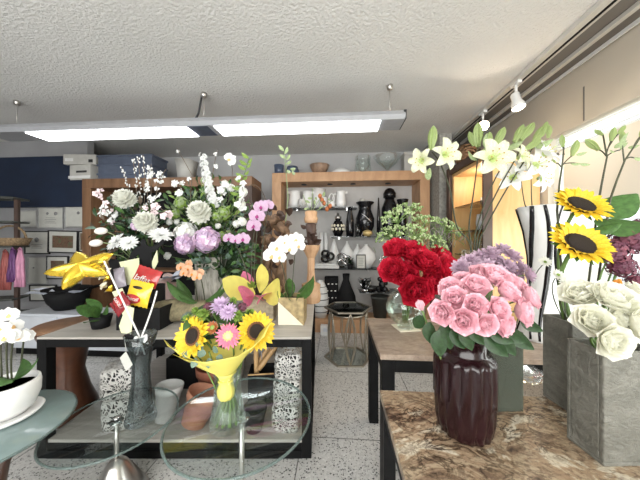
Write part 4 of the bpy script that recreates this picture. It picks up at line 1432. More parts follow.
# tall lily cylinder
LV = V(0.985, 1.63, 0.781)
t = thing('lily_vase', 'tall clear glass cylinder holding the white lilies on the stone table', 'vase', LV)
MB().lathe(hollow([(0, 0), (0.056, 0), (0.056, 0.555)], 0.004, 0.014), 28).build('cylinder', M['glass_green'], t)
MB().lathe([(0, 0.016), (0.0515, 0.016), (0.0515, 0.33), (0, 0.33)], 24).build('water', M['water'], t)
# striped vase
SP = V(1.415, 1.585, 0.781)
t = thing('striped_vase', 'tall white flared vase with wavy black stripes on the stone table', 'vase', SP)
spf = [(0, 0), (0.135, 0.0), (0.132, 0.02), (0.115, 0.10), (0.090, 0.24), (0.074, 0.40), (0.076, 0.52), (0.096, 0.68), (0.132, 0.83)]
MB().lathe(hollow(spf, 0.006), 40).build('body', M['white'], t)


def spr(z):
    q = spf[1:]
    for (r0, z0_), (r1, z1) in zip(q, q[1:]):
        if z0_ <= z <= z1:
            return r0 + (r1 - r0) * (z - z0_) / (z1 - z0_ + 1e-9)
    return q[-1][0]


for k in range(8):
    a0 = 2 * PI * k / 8 + 0.25
    pts, rr = [], []
    for i in range(25):
        z = 0.01 + 0.818 * i / 24
        a = a0 + 0.26 * math.sin(5.5 * z / 0.83 + k * 2.1)
        r = spr(z) - 0.003
        pts.append((r * math.cos(a), r * math.sin(a), z))
        rr.append(0.011 + 0.004 * math.sin(6 * z + k))
    MB().tube(pts, rr, 8).build('black_stripe', M['black_gloss'], t)

# crumpled clear wrap between the vases
p = on(531, 385, 0.78)
cw = MB()
rnd = random.Random(8)
for k in range(16):
    cw.petal(rnd.uniform(0, 6.28), 0.07, 0.035, rnd.uniform(10, 70), rnd.uniform(60, 120), 0.008, 0.012, 0.4, nu=4, nv=3, ruf=0.5, ph=k)
o = cw.build('clear_wrap', glass('clear_film', (0.95, 0.95, 0.95), 0.08, 0.35))
o.location = (p.x, p.y, 0.783)
tag(o, 'crumpled clear film lying between the mottled vase and the slate vase', 'film')

# bouquet vase on the taller glass table
p = on(228, 424, 0.655)
BV = Vector((p.x, p.y, 0.656))
t = thing('bouquet_vase', 'clear waisted glass vase of green stems under the sunflower bouquet', 'vase', BV)
bvp = [(0, 0), (0.070, 0), (0.072, 0.01), (0.066, 0.04), (0.055, 0.11), (0.052, 0.16), (0.060, 0.235)]
MB().lathe(hollow(bvp, 0.004, 0.016), 32).build('body', M['glass_green'], t)
MB().lathe([(0, 0.018), (0.0655, 0.018), (0.061, 0.04), (0.0505, 0.11), (0, 0.11)], 28).build('water', M['water'], t)

# tall flared vase on the low glass table
p = on(141, 420, 0.435)
CV = Vector((p.x, p.y, 0.436))
t = thing('flared_glass_vase', 'tall smoky flared glass vase with a paper tag on the low glass table', 'vase', CV)
MB().lathe(hollow([(0, 0), (0.072, 0), (0.074, 0.012), (0.060, 0.08), (0.044, 0.20), (0.042, 0.28), (0.055, 0.38), (0.078, 0.462)], 0.004, 0.02), 32).build('body', glass('smoky_glass', (0.62, 0.66, 0.67), 0.03, 0.18), t)
tg = put('paper_tag', MB().b2((-0.032, -0.032, -0.001), (0.032, 0.032, 0.001)).mesh('paper_tag', [M['paper']]), t, FW * -0.064 + RT * -0.03 + UP * 0.345, -FW + UP * 0.1)
tg.rotation_quaternion = quat(-FW + RT * -0.3 + UP * 0.15, PI / 4)
tg.scale = (0.8, 1.25, 1)
MB().tube([FW * -0.064 + RT * -0.03 + UP * 0.395, RT * -0.05 + FW * -0.05 + UP * 0.46], 0.0015, 5).build('tag_string', M['paper'], t)

# white orchid bowl on the frosted table
OP = V(-1.36, 1.08, 0.631)

# ================================================================ flower meshes (about one unit in radius)
def rose_mesh(m, seed=0):
    rr = random.Random(seed)
    b = MB()
    for (n, L, Wd, t0, t1, r0, cup, curl) in ((3, .85, .42, 12, -22, .06, 1.0, 0), (4, .92, .50, 22, -12, .12, .9, 10), (5, .98, .58, 40, -4, .16, .75, 25), (5, 1.04, .68, 62, 2, .18, .6, 45), (6, 1.08, .74, 84, 14, .18, .5, 60)):
        for k in range(n):
            b.petal(2 * PI * (k + rr.uniform(-.15, .15)) / n + n + r0 * 9, L * rr.uniform(.93, 1.05), Wd, t0 + rr.uniform(-5, 5), t1 + rr.uniform(-6, 6), r0, 0.0, cup, curl + rr.uniform(-10, 15), 1.5, .45, .35, 5, 4, ruf=.06, ph=rr.uniform(0, 6), tw=rr.uniform(-.15, .15))
    return b.mesh('rose_bloom', [m])


def bud_mesh(m):
    b = MB()
    for (n, L, Wd, t0, t1, r0) in ((3, 1.5, .42, 20, -14, .02), (4, 1.5, .5, 34, -16, .03)):
        for k in range(n):
            b.petal(2 * PI * k / n + n, L, Wd, t0, t1, r0, 0, .8, 8, 1.2, .5, .4, 5, 4)
    return b.mesh('bud', [m])


def ray_mesh(rows, mats, disc=None, sepals=0, seed=1):
    """rows: (n, L, W, r0, t0, t1, cup, mat)"""
    rr = random.Random(seed)
    b = MB()
    for (n, L, Wd, r0, t0, t1, cup, mi) in rows:
        for k in range(n):
            b.petal(2 * PI * (k + rr.uniform(-.25, .25)) / n, L * rr.uniform(.88, 1.06), Wd, t0 + rr.uniform(-9, 7), t1 + rr.uniform(-9, 9), r0, 0.0, cup, rr.uniform(-12, 12), .85, .7, .35, 4, 2, mi)
    if disc:
        for (r, z, h, mi) in disc:
            b.lathe([(r, z), (r * .96, z + h * .5), (r * .75, z + h * .85), (r * .4, z + h), (0, z + h)], 20, mi)
    if sepals:
        for k in range(12):
            b.petal(2 * PI * k / 12, .75, .13, 100, 80, .2, -.06, .1, 0, .8, .7, .4, 3, 2, sepals)
        b.lathe([(0, -.22), (.18, -.2), (.42, -.06), (.45, 0.0)], 16, sepals)
    return b.mesh('flower_head', mats)


def mum_mesh(m, layers, seed=2, mi=0):
    rr = random.Random(seed)
    b = MB()
    for (n, L, Wd, r0, z0, t0, t1) in layers:
        for k in range(n):
            b.petal(2 * PI * (k + rr.uniform(-.3, .3)) / n, L * rr.uniform(.9, 1.08), Wd, t0 + rr.uniform(-8, 8), t1 + rr.uniform(-10, 10), r0, z0, .5, 0, .9, .6, .45, 4, 2)
    b.ball((0, 0, .1), (.32, .32, .28), 8, 5)
    return b.mesh('mum_head', [m])


def hydrangea_mesh(ms, n=100, seed=4, fl=.27, hemi=-.45):
    rr = random.Random(seed)
    b = MB()
    for i in range(n):
        z = hemi + (1 - hemi) * (i + .5) / n
        a = i * 2.39996
        r = math.sqrt(max(0, 1 - z * z))
        d = Vector((r * math.cos(a), r * math.sin(a), z))
        q = (Matrix.Translation(d * rr.uniform(.70, .93)) @ quat(d + Vector((rr.uniform(-.2, .2), rr.uniform(-.2, .2), rr.uniform(-.2, .2))), rr.uniform(0, 6)).to_matrix().to_4x4())
        mi = rr.randrange(len(ms))
        for k in range(4):
            b.petal(k * PI / 2, fl, fl * .46, 62, 96, .01, 0, .25, 0, 1.0, .5, .4, 2, 2, mi, M=q)
    b.ball((0, 0, .0), (.62, .62, .62), 10, 7, 0)
    return b.mesh('flower_ball', ms)


def lily_mesh(mats):
    b = MB()
    for k in range(6):
        b.petal(k * PI / 3, 1.35, .36 if k % 2 else .29, 24, 88, .03, 0 if k % 2 else -.02, .35, 45, .95, .7, .3, 8, 4, 0, 1, .3, ruf=.05, ph=k)
    for k in range(6):
        a = k * PI / 3 + .4
        e = Vector((.32 * math.cos(a), .32 * math.sin(a), .78))
        b.tube(bez((0, 0, .05), (.05 * math.cos(a), .05 * math.sin(a), .5), e, 5), .013, 4, 1)
        b.ball(e, (.05, .05, .035), 6, 4, 2)
    b.tube([(0, 0, .05), (0, 0, .9)], .02, 5, 1)
    b.ball((0, 0, .92), .05, 6, 4, 1)
    return b.mesh('lily_flower', mats)


def orchid_mesh(m, lip):
    b = MB()
    for a in (90, 210, 330):
        b.petal(R(a), .92, .36, 80, 92, .04, -.03, .12, 8, 1.0, .55, .3, 4, 3)
    for a in (8, 172):
        b.petal(R(a), .95, .62, 76, 88, .05, .01, .12, 10, 1.15, .5, .3, 4, 4)
    for a in (250, 270, 290):
        b.petal(R(a), .42, .15, 50, 80, .02, .03, .4, -30, 1, .6, .4, 3, 2, 1)
    b.ball((0, .02, .1), (.1, .1, .14), 7, 5, 1)
    return b.mesh('orchid_flower', [m, lip])


def leaf_mesh(m, wide=.28, t1=35, fold=.25, nu=7, ruf=0.0):
    """grows along +Z, faces local X"""
    b = MB()
    b.petal(0, 1.0, wide, 0, t1, 0, 0, fold, 0, .9, .75, .12, nu, 4, ruf=ruf)
    return b.mesh('leaf_blade', [m])


def face_put(name, me, parent, loc, d, face, sc=1.0):
    z = Vector(d).normalized()
    x = Vector(face) - z * Vector(face).dot(z)
    x.normalize()
    y = z.cross(x)
    o = link(name, me, parent, 0, loc)
    mt = Matrix((x, y, z)).transposed()
    o.rotation_mode = 'QUATERNION'
    o.rotation_quaternion = mt.to_quaternion()
    o.scale = (sc, sc, sc) if not isinstance(sc, (tuple, list)) else sc
    return o


def star_poly(n, r0, r1):
    return [((r0 if k % 2 == 0 else r1) * math.cos(PI * k / n + PI / 2), (r0 if k % 2 == 0 else r1) * math.sin(PI * k / n + PI / 2)) for k in range(2 * n)]


ME = {}
ME['red'] = [rose_mesh(M['red'], s) for s in (1, 2, 3)]
ME['pink'] = [rose_mesh(M['pink'], s) for s in (4, 5, 6)]
ME['ivory'] = [rose_mesh(M['white_rose'], s) for s in (7, 8, 9)]
ME['pink_bud'] = bud_mesh(M['pink'])
ME['sun'] = ray_mesh(((24, .62, .13, .44, 66, 92, .3, 0), (20, .56, .12, .42, 48, 74, .35, 0)), [M['yellow'], M['seed_ring'], M['seed'], M['leaf']], ((.52, -.02, .10, 1), (.36, .07, .07, 2)), 3)
ME['sun_dark'] = ray_mesh(((24, .60, .13, .46, 66, 90, .3, 0), (22, .50, .12, .44, 42, 66, .35, 0)), [M['yellow'], M['seed'], M['seed'], M['leaf']], ((.64, -.02, .10, 1), (.40, .07, .06, 2)), 3, 5)
ME['gerbera'] = ray_mesh(((22, .72, .11, .26, 74, 90, .25, 0), (20, .58, .10, .22, 58, 78, .25, 0), (16, .3, .06, .18, 40, 60, .25, 1)), [M['hot_pink'], M['gerb_eye'], M['leaf']], ((.24, 0, .10, 1),), 0)
BALL = ((10, .5, .15, .05, .34, 8, -10), (15, .60, .17, .1, .26, 28, 0), (20, .70, .18, .16, .16, 52, 8), (24, .78, .18, .2, .04, 74, 22), (26, .80, .18, .22, -.08, 96, 40), (24, .76, .18, .22, -.2, 116, 62), (20, .66, .18, .2, -.3, 130, 90))
ME['ball_mum'] = mum_mesh(M['mum_white'], BALL)
ME['lilac_mum'] = mum_mesh(M['lilac'], ((8, .5, .12, .05, .2, 15, 5), (13, .8, .13, .12, .05, 50, 40), (16, .95, .13, .14, 0, 74, 74), (16, .95, .12, .14, -.05, 92, 96)), 3)
ME['purple_mum'] = mum_mesh(M['purple'], ((8, .6, .16, .05, .1, 12, -5), (10, .8, .18, .1, .0, 38, 20), (12, .95, .2, .12, -.05, 66, 52), (12, .98, .19, .12, -.1, 88, 84)), 6)
ME['button'] = mum_mesh(M['leaf_lime'], ((10, .5, .14, .05, .35, 5, -20), (14, .8, .16, .1, .1, 40, 5), (16, .95, .17, .14, -.1, 80, 30), (14, .9, .16, .14, -.2, 110, 70)), 7)
ME['bronze'] = ray_mesh(((14, .62, .14, .28, 60, 84, .3, 0), (12, .5, .12, .24, 40, 60, .3, 0)), [M['bronze'], M['leaf_lime']], ((.3, 0, .14, 1),))
ME['small_yellow'] = ray_mesh(((10, .7, .2, .15, 50, 85, .3, 0), (8, .5, .18, .1, 25, 50, .3, 0)), [M['yellow'], M['gerb_eye']], ((.18, 0, .14, 1),))
ME['white_daisy'] = ray_mesh(((14, .75, .15, .2, 60, 86, .25, 0), (12, .6, .14, .15, 35, 60, .3, 0)), [M['mum_white'], M['leaf_lime']], ((.22, 0, .14, 1),))
ME['flat_white'] = ray_mesh(((18, .85, .15, .14, 78, 92, .2, 0), (14, .65, .15, .12, 58, 76, .25, 0), (10, .4, .12, .06, 25, 45, .3, 0)), [M['petal_white']])
ME['hyd'] = hydrangea_mesh([M['lilac'], M['orchid_pink'], pm('pale_lilac_petal', (0.76, 0.62, 0.78), 0.5, var=.08)])
ME['lime_ball'] = hydrangea_mesh([M['leaf_lime'], M['leaf_pale']], 48, 8)
ME['white_ball'] = hydrangea_mesh([M['petal_white'], M['mum_white']], 48, 9, .3)
ME['plum'] = hydrangea_mesh([M['plum'], pm('dark_plum_petal', (0.11, .03, .055), 0.6, var=.3)], 110, 10, .17, -.9)
ME['lily'] = lily_mesh([M['lily'], M['lily_throat'], M['anther']])
ME['lily_white'] = lily_mesh([M['petal_white'], M['lily_throat'], M['anther']])
lb = MB()
for k in range(3):
    lb.petal(k * 2.09, 2.0, .36, 18, -14, .02, 0, .75, 0, 1.05, .55, .5, 7, 4)
for k in range(3):
    lb.petal(k * 2.09 + 1.05, 2.0, .34, 20, -15, .03, 0, .7, 0, 1.05, .55, .5, 7, 4)
ME['lily_bud'] = lb.mesh('lily_bud', [M['bud_green']])
ME['orchid_w'] = orchid_mesh(M['petal_white'], M['gerb_eye'])
ME['orchid_m'] = orchid_mesh(M['orchid_pink'], M['orchid_lip'])
ME['orchid_p'] = orchid_mesh(M['peach'], M['orange'])
for k, (mm, wd, t1, fo) in {'leaf': ('leaf', .26, 35, .25), 'dark': ('leaf_dark', .33, 30, .2), 'strap': ('leaf', .13, 50, .35), 'orchid_leaf': ('leaf', .17, 40, .4), 'lime': ('leaf_lime', .24, 35, .3), 'pale': ('leaf_pale', .2, 35, .3), 'blue': ('leaf_blue', .42, 20, .15), 'big': ('leaf', .40, 40, .15), 'grey': ('leaf_blue', .3, 30, .2), 'blade': ('leaf_pale', .09, 40, .4)}.items():
    ME['l_' + k] = leaf_mesh(M[mm], wd, t1, fo)
ub = MB()
rnd = random.Random(21)
for i in range(15):
    z = .35 + .65 * (i + .5) / 15
    a = i * 2.39996
    r = math.sqrt(1 - z * z)
    e = Vector((r * math.cos(a), r * math.sin(a), z * .72))
    ub.tube(bez((0, 0, -.1), e * .4 + Vector((0, 0, .1)), e, 3), .02, 4, 0)
    for j in range(9):
        p = e + Vector((rnd.uniform(-.17, .17), rnd.uniform(-.17, .17), rnd.uniform(-.06, .12)))
        ub.ball(p, rnd.uniform(.045, .08), 5, 4, 1 if j % 3 else 0)
ME['umbel'] = ub.mesh('umbel', [M['umbel'], M['umbel_pale']])

CNT = random.Random(77)


def cut(name, label, cat, base, head, d, bloom, sc, sm='stem', sr=0.003, group=None, leaves=(), part='bloom', bend=.45, lm='l_dark', spin=None, jit=.02):
    base, head, d = Vector(base), Vector(head), Vector(d).normalized()
    base = base + Vector((CNT.uniform(-jit, jit), CNT.uniform(-jit, jit), 0))
    t = thing(name, label, cat, base, 0, group)
    h = head - base
    mid = h - d * h.length * bend
    mid.z = max(mid.z, h.z * .25)
    pts = bez((0, 0, 0), mid, h, 9)
    MB().tube(pts, [sr * 1.15] * 5 + [sr] * 5, 6).build('stem', M[sm], t)
    put(part, bloom, t, h, d, sc, CNT.uniform(0, 6.2) if spin is None else spin)
    for (p, dr, fc, L) in leaves:
        face_put('leaf', ME[lm], t, Vector(p) - base, dr, fc, L)
    return t


def cluster_dir(px, py, cx, cy, rx, ry, fwd=-.75, up=.45):
    return vd((px - cx) / rx * .75, fwd, up - (py - cy) / ry * .75)


# ---------------------------------------------------------------- red roses and greenery in the fish bowl
FBb = FB + Vector((0, 0, .03))
for k, (px, py, z, r, lab) in enumerate(((397, 253.5, 1.60, 10, 'topmost red rose of the bunch in the fish bowl, at its upper left'),
                                         (394.5, 272, 1.55, 10.5, 'red rose at the far left edge of the bunch in the fish bowl'),
                                         (411.5, 258, 1.56, 11.5, 'red rose at the top centre of the bunch in the fish bowl'),
                                         (422, 266, 1.50, 11.5, 'red rose in the very middle of the bunch in the fish bowl'),
                                         (441.5, 272.5, 1.50, 12.5, 'largest red rose, at the far right edge of the bunch in the fish bowl'),
                                         (427.5, 281.5, 1.47, 10.5, 'red rose right of the lowest one in the fish bowl bunch'),
                                         (413.5, 289, 1.46, 12.5, 'lowest red rose of the bunch in the fish bowl'),
                                         (406, 276, 1.52, 10, 'red rose squeezed between the left edge and the middle of the bunch'),
                                         (437.5, 260.5, 1.60, 10, 'red rose at the upper right behind the largest red rose'))):
    cut('red_rose', lab, 'rose', FBb, at(px, py, z), cluster_dir(px, py, 417, 270, 36, 30), ME['red'][k % 3], r / FOC * z * 1.36, 'stem', .0045, 'red roses in the fish bowl', part='bloom')
for k, (px, py, z, r, d, lab) in enumerate(((398, 222, 1.72, 15, (-.3, -.2, 1), 'green umbel flower highest at the left above the red roses'),
                                            (413, 239, 1.62, 15, (.1, -.6, .9), 'pale green umbel flower just above the middle of the red roses'),
                                            (391, 238, 1.70, 13, (-.6, -.4, .8), 'green umbel flower at the left above the red roses'),
                                            (424, 226, 1.75, 13, (.1, -.2, 1), 'green umbel flower in the middle above the red roses'),
                                            (446, 232, 1.72, 13, (.6, -.3, .8), 'green umbel flower at the right above the red roses'),
                                            (435, 246, 1.64, 11, (.4, -.6, .6), 'pale drooping umbel flower low on the right above the red roses'),
                                            (408, 214, 1.85, 13, (0, -.1, 1), 'topmost green umbel flower behind the red roses'))):
    cut('green_umbel', lab, 'flower', FBb, at(px, py, z), vd(*d), ME['umbel'], r / FOC * z * 1.1, 'stem', .003, 'green umbels in the fish bowl', part='umbel')
hz = MB()
rnd = random.Random(31)
c0 = at(428, 240, 1.72)
for k in range(420):
    p = RT * rnd.gauss(0, .12) + FW * rnd.gauss(.03, .05) + UP * rnd.gauss(0, .045)
    hz.tube([p, p + Vector((rnd.uniform(-.03, .03), rnd.uniform(-.03, .03), rnd.uniform(.01, .05)))], .0016, 3, 0 if k % 3 else 1)
o = hz.build('feathery_filler', [M['umbel'], M['fuzz_mauve']])
o.location = c0
tag(o, 'feathery grey green filler between the umbels above the red roses', 'foliage', None, 'stuff')

# ---------------------------------------------------------------- pink roses in the maroon vase
MVb = MV + Vector((0, 0, .03))
cx, cy = 485, 302


def lf(px, py, z, dx, up, L, fwd=-.25):
    return (at(px, py, z), vd(dx, fwd, up), -FW + UP * .6, L)


PL = {0: [lf(430, 322, .74, -.2, -.9, .062), lf(424, 316, .76, -.7, -.6, .055)],
      2: [lf(440, 330, .71, -.25, -1, .072)],
      1: [lf(446, 322, .73, -.1, -1, .075), lf(452, 328, .72, .3, -.9, .06)],
      3: [lf(464, 327, .70, .05, -1, .062), lf(470, 326, .70, .4, -.9, .055)],
      7: [lf(484, 330, .70, .5, -.9, .08), lf(488, 328, .69, .9, -.7, .065)],
      8: [lf(500, 328, .71, .2, -1, .075), lf(508, 328, .72, .7, -.9, .075), lf(504, 332, .68, .9, -.6, .05)],
      10: [lf(520, 318, .74, .8, -.7, .06)]}
pinks = ((422, 304, .74, 9.5, 'pink rosebud hanging at the far left, just under the red roses'),
         (451.5, 291, .76, 10, 'pink rose at the upper left of the bunch in the maroon vase'),
         (444, 312, .71, 10.5, 'pink rose at the left edge of the bunch, right of the lone bud'),
         (463, 318.5, .69, 11.5, 'pink rose low left of the centre above the maroon vase rim'),
         (456, 300.5, .73, 10.5, 'pink rose in the left half of the bunch, above the low left pair'),
         (473.5, 306, .70, 10, 'pink rose left of the middle of the bunch in the maroon vase'),
         (474, 289, .74, 11, 'pink rose in the upper middle of the bunch in the maroon vase'),
         (482.5, 322, .68, 10, 'lowest pink rose of the bunch in the maroon vase'),
         (499.5, 323, .69, 10, 'pink rose low right of the centre above the maroon vase rim'),
         (493.5, 309, .69, 10.5, 'pink rose right of the middle of the bunch in the maroon vase'),
         (515, 311.5, .71, 12.5, 'largest pink rose at the lower right of the bunch'),
         (502, 295, .72, 11.5, 'pale pink rose in the right half of the bunch, under the top row'),
         (491, 281, .77, 13, 'pale pink rose at the top of the bunch beside the purple flowers'),
         (523, 298.5, .74, 11, 'pink rose at the far right edge of the bunch'),
         (512.5, 288, .77, 10, 'pink rose at the upper right of the bunch in the maroon vase'),
         (478, 277.5, .80, 9.5, 'small pink rose at the very top left of the bunch by the purple flowers'),
         (463, 284, .79, 9, 'pink rose between the red roses and the top of the pink bunch'))
for k, (px, py, z, r, lab) in enumerate(pinks):
    d = cluster_dir(px, py, cx, cy, 40, 28)
    if k == 0:
        cut('pink_rose', lab, 'rose', MVb, at(px, py + 6, z), vd(-.35, -.3, .7), ME['pink_bud'], .026, 'stem', .0026, 'pink roses in the maroon vase', PL.get(k, ()))
    else:
        cut('pink_rose', lab, 'rose', MVb, at(px, py, z), d, ME['pink'][k % 3], r / FOC * z * 1.2, 'stem', .0026, 'pink roses in the maroon vase', PL.get(k, ()))

# ---------------------------------------------------------------- purple chrysanthemums in the mottled vase
MZb = MVZ + Vector((0, 0, .03))
purp = ((461, 268, 'far left dusty purple bloom beside the red roses'), (470, 262, 'dusty purple bloom second from the left in the upper row'), (481, 258, 'dusty purple bloom in the upper left of the mottled vase bunch'),
        (491, 254, 'dusty purple bloom near the top left of the bunch'), (502, 251, 'topmost dusty purple bloom of the mottled vase bunch'), (512, 257, 'dusty purple bloom near the top right of the bunch'),
        (486, 267, 'dusty purple bloom in the middle left of the bunch'), (497, 263, 'dusty purple bloom in the middle of the bunch'), (507, 267, 'dusty purple bloom in the middle right of the bunch'),
        (519, 268, 'dusty purple bloom at the right edge of the bunch'), (527, 275, 'dusty purple bloom lowest at the far right of the bunch'), (476, 271, 'dusty purple bloom low at the left above the pink roses'),
        (515, 277, 'dusty purple bloom low at the right above the pink roses'), (499, 274, 'dusty purple bloom low in the middle just above the top pink rose'))
for k, (px, py, lab) in enumerate(purp):
    z = .93 + .05 * ((k * 7) % 5) / 5 - (py - 255) * .003
    cut('purple_chrysanthemum', lab, 'chrysanthemum', MZb, at(px, py, z), cluster_dir(px, py, 495, 266, 34, 16, -.6, .55), ME['purple_mum'], 10 / FOC * z, 'stem', .002, 'purple chrysanthemums in the mottled vase')

# ---------------------------------------------------------------- ivory roses in the front slate vase
S1b = SV1 + Vector((0, 0, .255))
for k, (px, py, z, r, d, lab) in enumerate(((580, 298, .76, 15, (-.6, -.5, .6), 'ivory rose at the far left of the front slate vase'),
                                            (588, 321, .70, 15, (-.35, -.8, .35), 'ivory rose low at the left over the rim of the front slate vase'),
                                            (604, 338, .66, 16, (-.1, -1, .05), 'lowest ivory rose drooping over the rim of the front slate vase'),
                                            (607, 303, .72, 18, (-.05, -.7, .7), 'ivory rose at the top centre of the front slate vase'),
                                            (630, 326, .67, 17, (.3, -.9, .3), 'ivory rose low at the right of the front slate vase'),
                                            (634, 302, .73, 16, (.4, -.5, .7), 'ivory rose at the upper right of the front slate vase'),
                                            (614, 320, .69, 13, (.05, -.9, .4), 'ivory rose in the very middle of the front slate vase bunch'))):
    cut('ivory_rose', lab, 'rose', S1b, at(px, py, z), vd(*d), ME['ivory'][k % 3], r / FOC * z * 1.12, 'stem', .003, 'ivory roses in the front slate vase')

# ---------------------------------------------------------------- sunflowers, buds, plum clusters in the rear slate vase
S2b = SV2 + Vector((0, 0, .265))
big = [(at(594, 222, .88), vd(.85, -.2, -.35), -FW + UP * 1.0, .13), (at(598, 214, .92), vd(1, .1, .25), -FW + UP * 1.2, .14)]
cut('sunflower', 'upper sunflower facing up in the rear slate vase', 'sunflower', S2b, at(580.5, 205, .88), vd(-.03, -.72, .66), ME['sun_dark'], .086, 'stem', .0065, 'sunflowers in the rear slate vase', big, 'flower_head', lm='l_big')
cut('sunflower', 'lower sunflower tilted down in the rear slate vase', 'sunflower', S2b, at(579, 244, .82), vd(-.08, -.74, .62), ME['sun_dark'], .088, 'stem', .007, 'sunflowers in the rear slate vase', [(at(566, 233, .86), vd(-.6, -.1, .25), -FW + UP, .06), (at(592, 232, .86), vd(.7, -.1, .1), -FW + UP, .08)], 'flower_head', lm='l_leaf')


def bud_branch(label, base, pts, buds, lvs, sr=.0042):
    base = Vector(base)
    t = thing('budding_branch', label, 'branch', base, 0, 'budding branches in the rear slate vase')
    P = [Vector((0, 0, 0))] + [at(*p) - base for p in pts]
    sm = []
    for i in range(len(P) - 1):
        for k in range(4):
            sm.append(P[i].lerp(P[i + 1], k / 4))
    sm.append(P[-1])
    st = MB().tube(sm, [sr * (1 - .45 * i / len(sm)) for i in range(len(sm))], 6).build('stem', M['stem_dark'], t)
    for (px, py, z, d, L, kind, a) in buds:
        p = at(px, py, z) - base
        q = at(*a) - base
        MB().tube(bez(q, q.lerp(p, .5) + UP * .008, p, 5), sr * .5, 5).build('twig', M['stem_dark'], st)
        if kind == 'bud':
            put('bud', ME['lily_bud'], t, p, vd(*d), L / 2)
        else:
            face_put('leaf', ME['l_pale'], t, p, vd(*d), -FW, L)
    for (px, py, z, d, L) in lvs:
        face_put('leaf', ME['l_pale'], t, at(px, py, z) - base, vd(*d), -FW + UP * .3, L)
    return t


bud_branch('budding branch nearest the lilies, leftmost of three', S2b + RT * -.04, ((557, 210, .93), (560, 180, .92), (562, 167, .90), (564, 146, .89)),
           ((563, 147, .89, (-.1, 0, 1), .045, 'bud', (564, 155, .89)), (572, 156, .89, (.35, 0, 1), .062, 'bud', (562, 166, .90)), (556, 163, .9, (-.6, 0, .6), .02, 'bud', (561, 167, .9)), (580, 164, .9, (1, 0, -.2), .03, 'leaf', (563, 164, .9))),
           ((576, 155, .89, (.8, -.1, .1), .03), (570, 163, .9, (.9, 0, -.25), .035)))
bud_branch('budding branch with wide pale leaves, middle of three', S2b + RT * .02, ((598, 205, .90), (602, 182, .89), (607, 157, .87), (603, 135, .86)),
           ((603, 135, .86, (-.75, 0, .45), .035, 'bud', (605, 146, .86)), (611, 141, .86, (.25, 0, 1), .05, 'bud', (606, 155, .87)), (618, 134, .86, (.6, 0, .7), .04, 'bud', (607, 150, .87)), (599, 150, .87, (-.75, 0, .6), .062, 'bud', (606, 156, .87)), (620, 150, .87, (.5, 0, .7), .03, 'leaf', (607, 156, .87))),
           ((600, 149, .87, (-.5, 0, .1), .03), (614, 148, .87, (.7, 0, .4), .04)))
bud_branch('budding branch at the right edge of the picture, rightmost of three', S2b + RT * .05, ((610, 200, .88), (617, 180, .86), (625, 160, .84), (640, 138, .83)),
           ((622, 144, .84, (.05, 0, 1), .045, 'bud', (624, 161, .84)), (640, 137, .83, (.4, 0, 1), .035, 'bud', (634, 146, .83)), (634, 158, .84, (.9, 0, -.3), .03, 'leaf', (626, 159, .84))),
           ((622, 148, .84, (-.1, -.1, .9), .05), (615, 152, .85, (-.9, 0, .1), .03), (628, 148, .84, (.8, 0, .1), .03)))
for (px, py, z, r, lab) in ((612, 253, .84, 16, 'plum coloured flower cluster hanging beside the lower sunflower'), (630, 240, .86, 17, 'plum coloured flower cluster at the right edge, the highest'), (622, 267, .83, 13, 'plum coloured flower cluster low in the middle above the ivory roses'), (637, 282, .82, 10, 'plum coloured flower cluster lowest at the right edge'), (640, 228, .88, 12, 'plum coloured flower tip at the right edge above the big leaf')):
    cut('plum_cluster', lab, 'flower', S1b, at(px, py, z), vd(.1, -.4, .8), ME['plum'], r / FOC * z, 'stem', .003, 'plum clusters in the front slate vase', part='cluster')
cut('orange_tulip', 'single orange tulip between the ivory roses and the plum clusters', 'tulip', S1b, at(614, 288, .80), vd(.35, -.2, .9), bud_mesh(M['orange']), .022, 'stem', .004, None, (), 'bloom')
for k, (px, py, z, lab) in enumerate(((558, 275, .90, 'small white daisy left of the ivory roses, the upper one'), (566, 283, .86, 'small white daisy left of the ivory roses, the lower one'), (545, 262, .98, 'small white daisy on a bare twig beside the striped vase'))):
    cut('white_daisy', lab, 'daisy', S2b if k < 2 else MZb, at(px, py, z), vd(-.2, -.7, .5), ME['white_daisy'], .027, 'stem_dark', .0018, 'small white daisies', part='flower_head')

# ---------------------------------------------------------------- lilies
LVb = LV + Vector((0, 0, .03))


def lily_stem(label, base, pts, flowers, buds, sr=.0055, grp='white lilies in the tall glass cylinder', fm='lily', lvs=()):
    base = Vector(base)
    t = thing('lily', label, 'lily', base, 0, grp)
    P = [Vector((0, 0, 0))] + [at(*p) - base for p in pts]
    n = len(P)
    sm = []
    for i in range(n - 1):
        a, b, c, d = P[max(0, i - 1)], P[i], P[i + 1], P[min(n - 1, i + 2)]
        for k in range(5):
            u_ = k / 5
            sm.append(.5 * (2 * b + (c - a) * u_ + (2 * a - 5 * b + 4 * c - d) * u_ ** 2 + (3 * b - a - 3 * c + d) * u_ ** 3))
    sm.append(P[-1])
    MB().tube(sm, [sr * (1 - .35 * i / len(sm)) for i in range(len(sm))], 7).build('stem', M['stem_dark'], t)
    for (px, py, z, d, r) in flowers:
        put('flower', ME[fm], t, at(px, py, z) - base - vd(*d) * r * .6, vd(*d), r, CNT.uniform(0, 1))
    for (px, py, z, d, L) in buds:
        put('bud', ME['lily_bud'], t, at(px, py, z) - base, vd(*d), L / 2)
    for (px, py, z, d, L) in lvs:
        face_put('leaf', ME['l_pale'], t, at(px, py, z) - base, vd(*d), -FW + UP * .4, L)
    return t


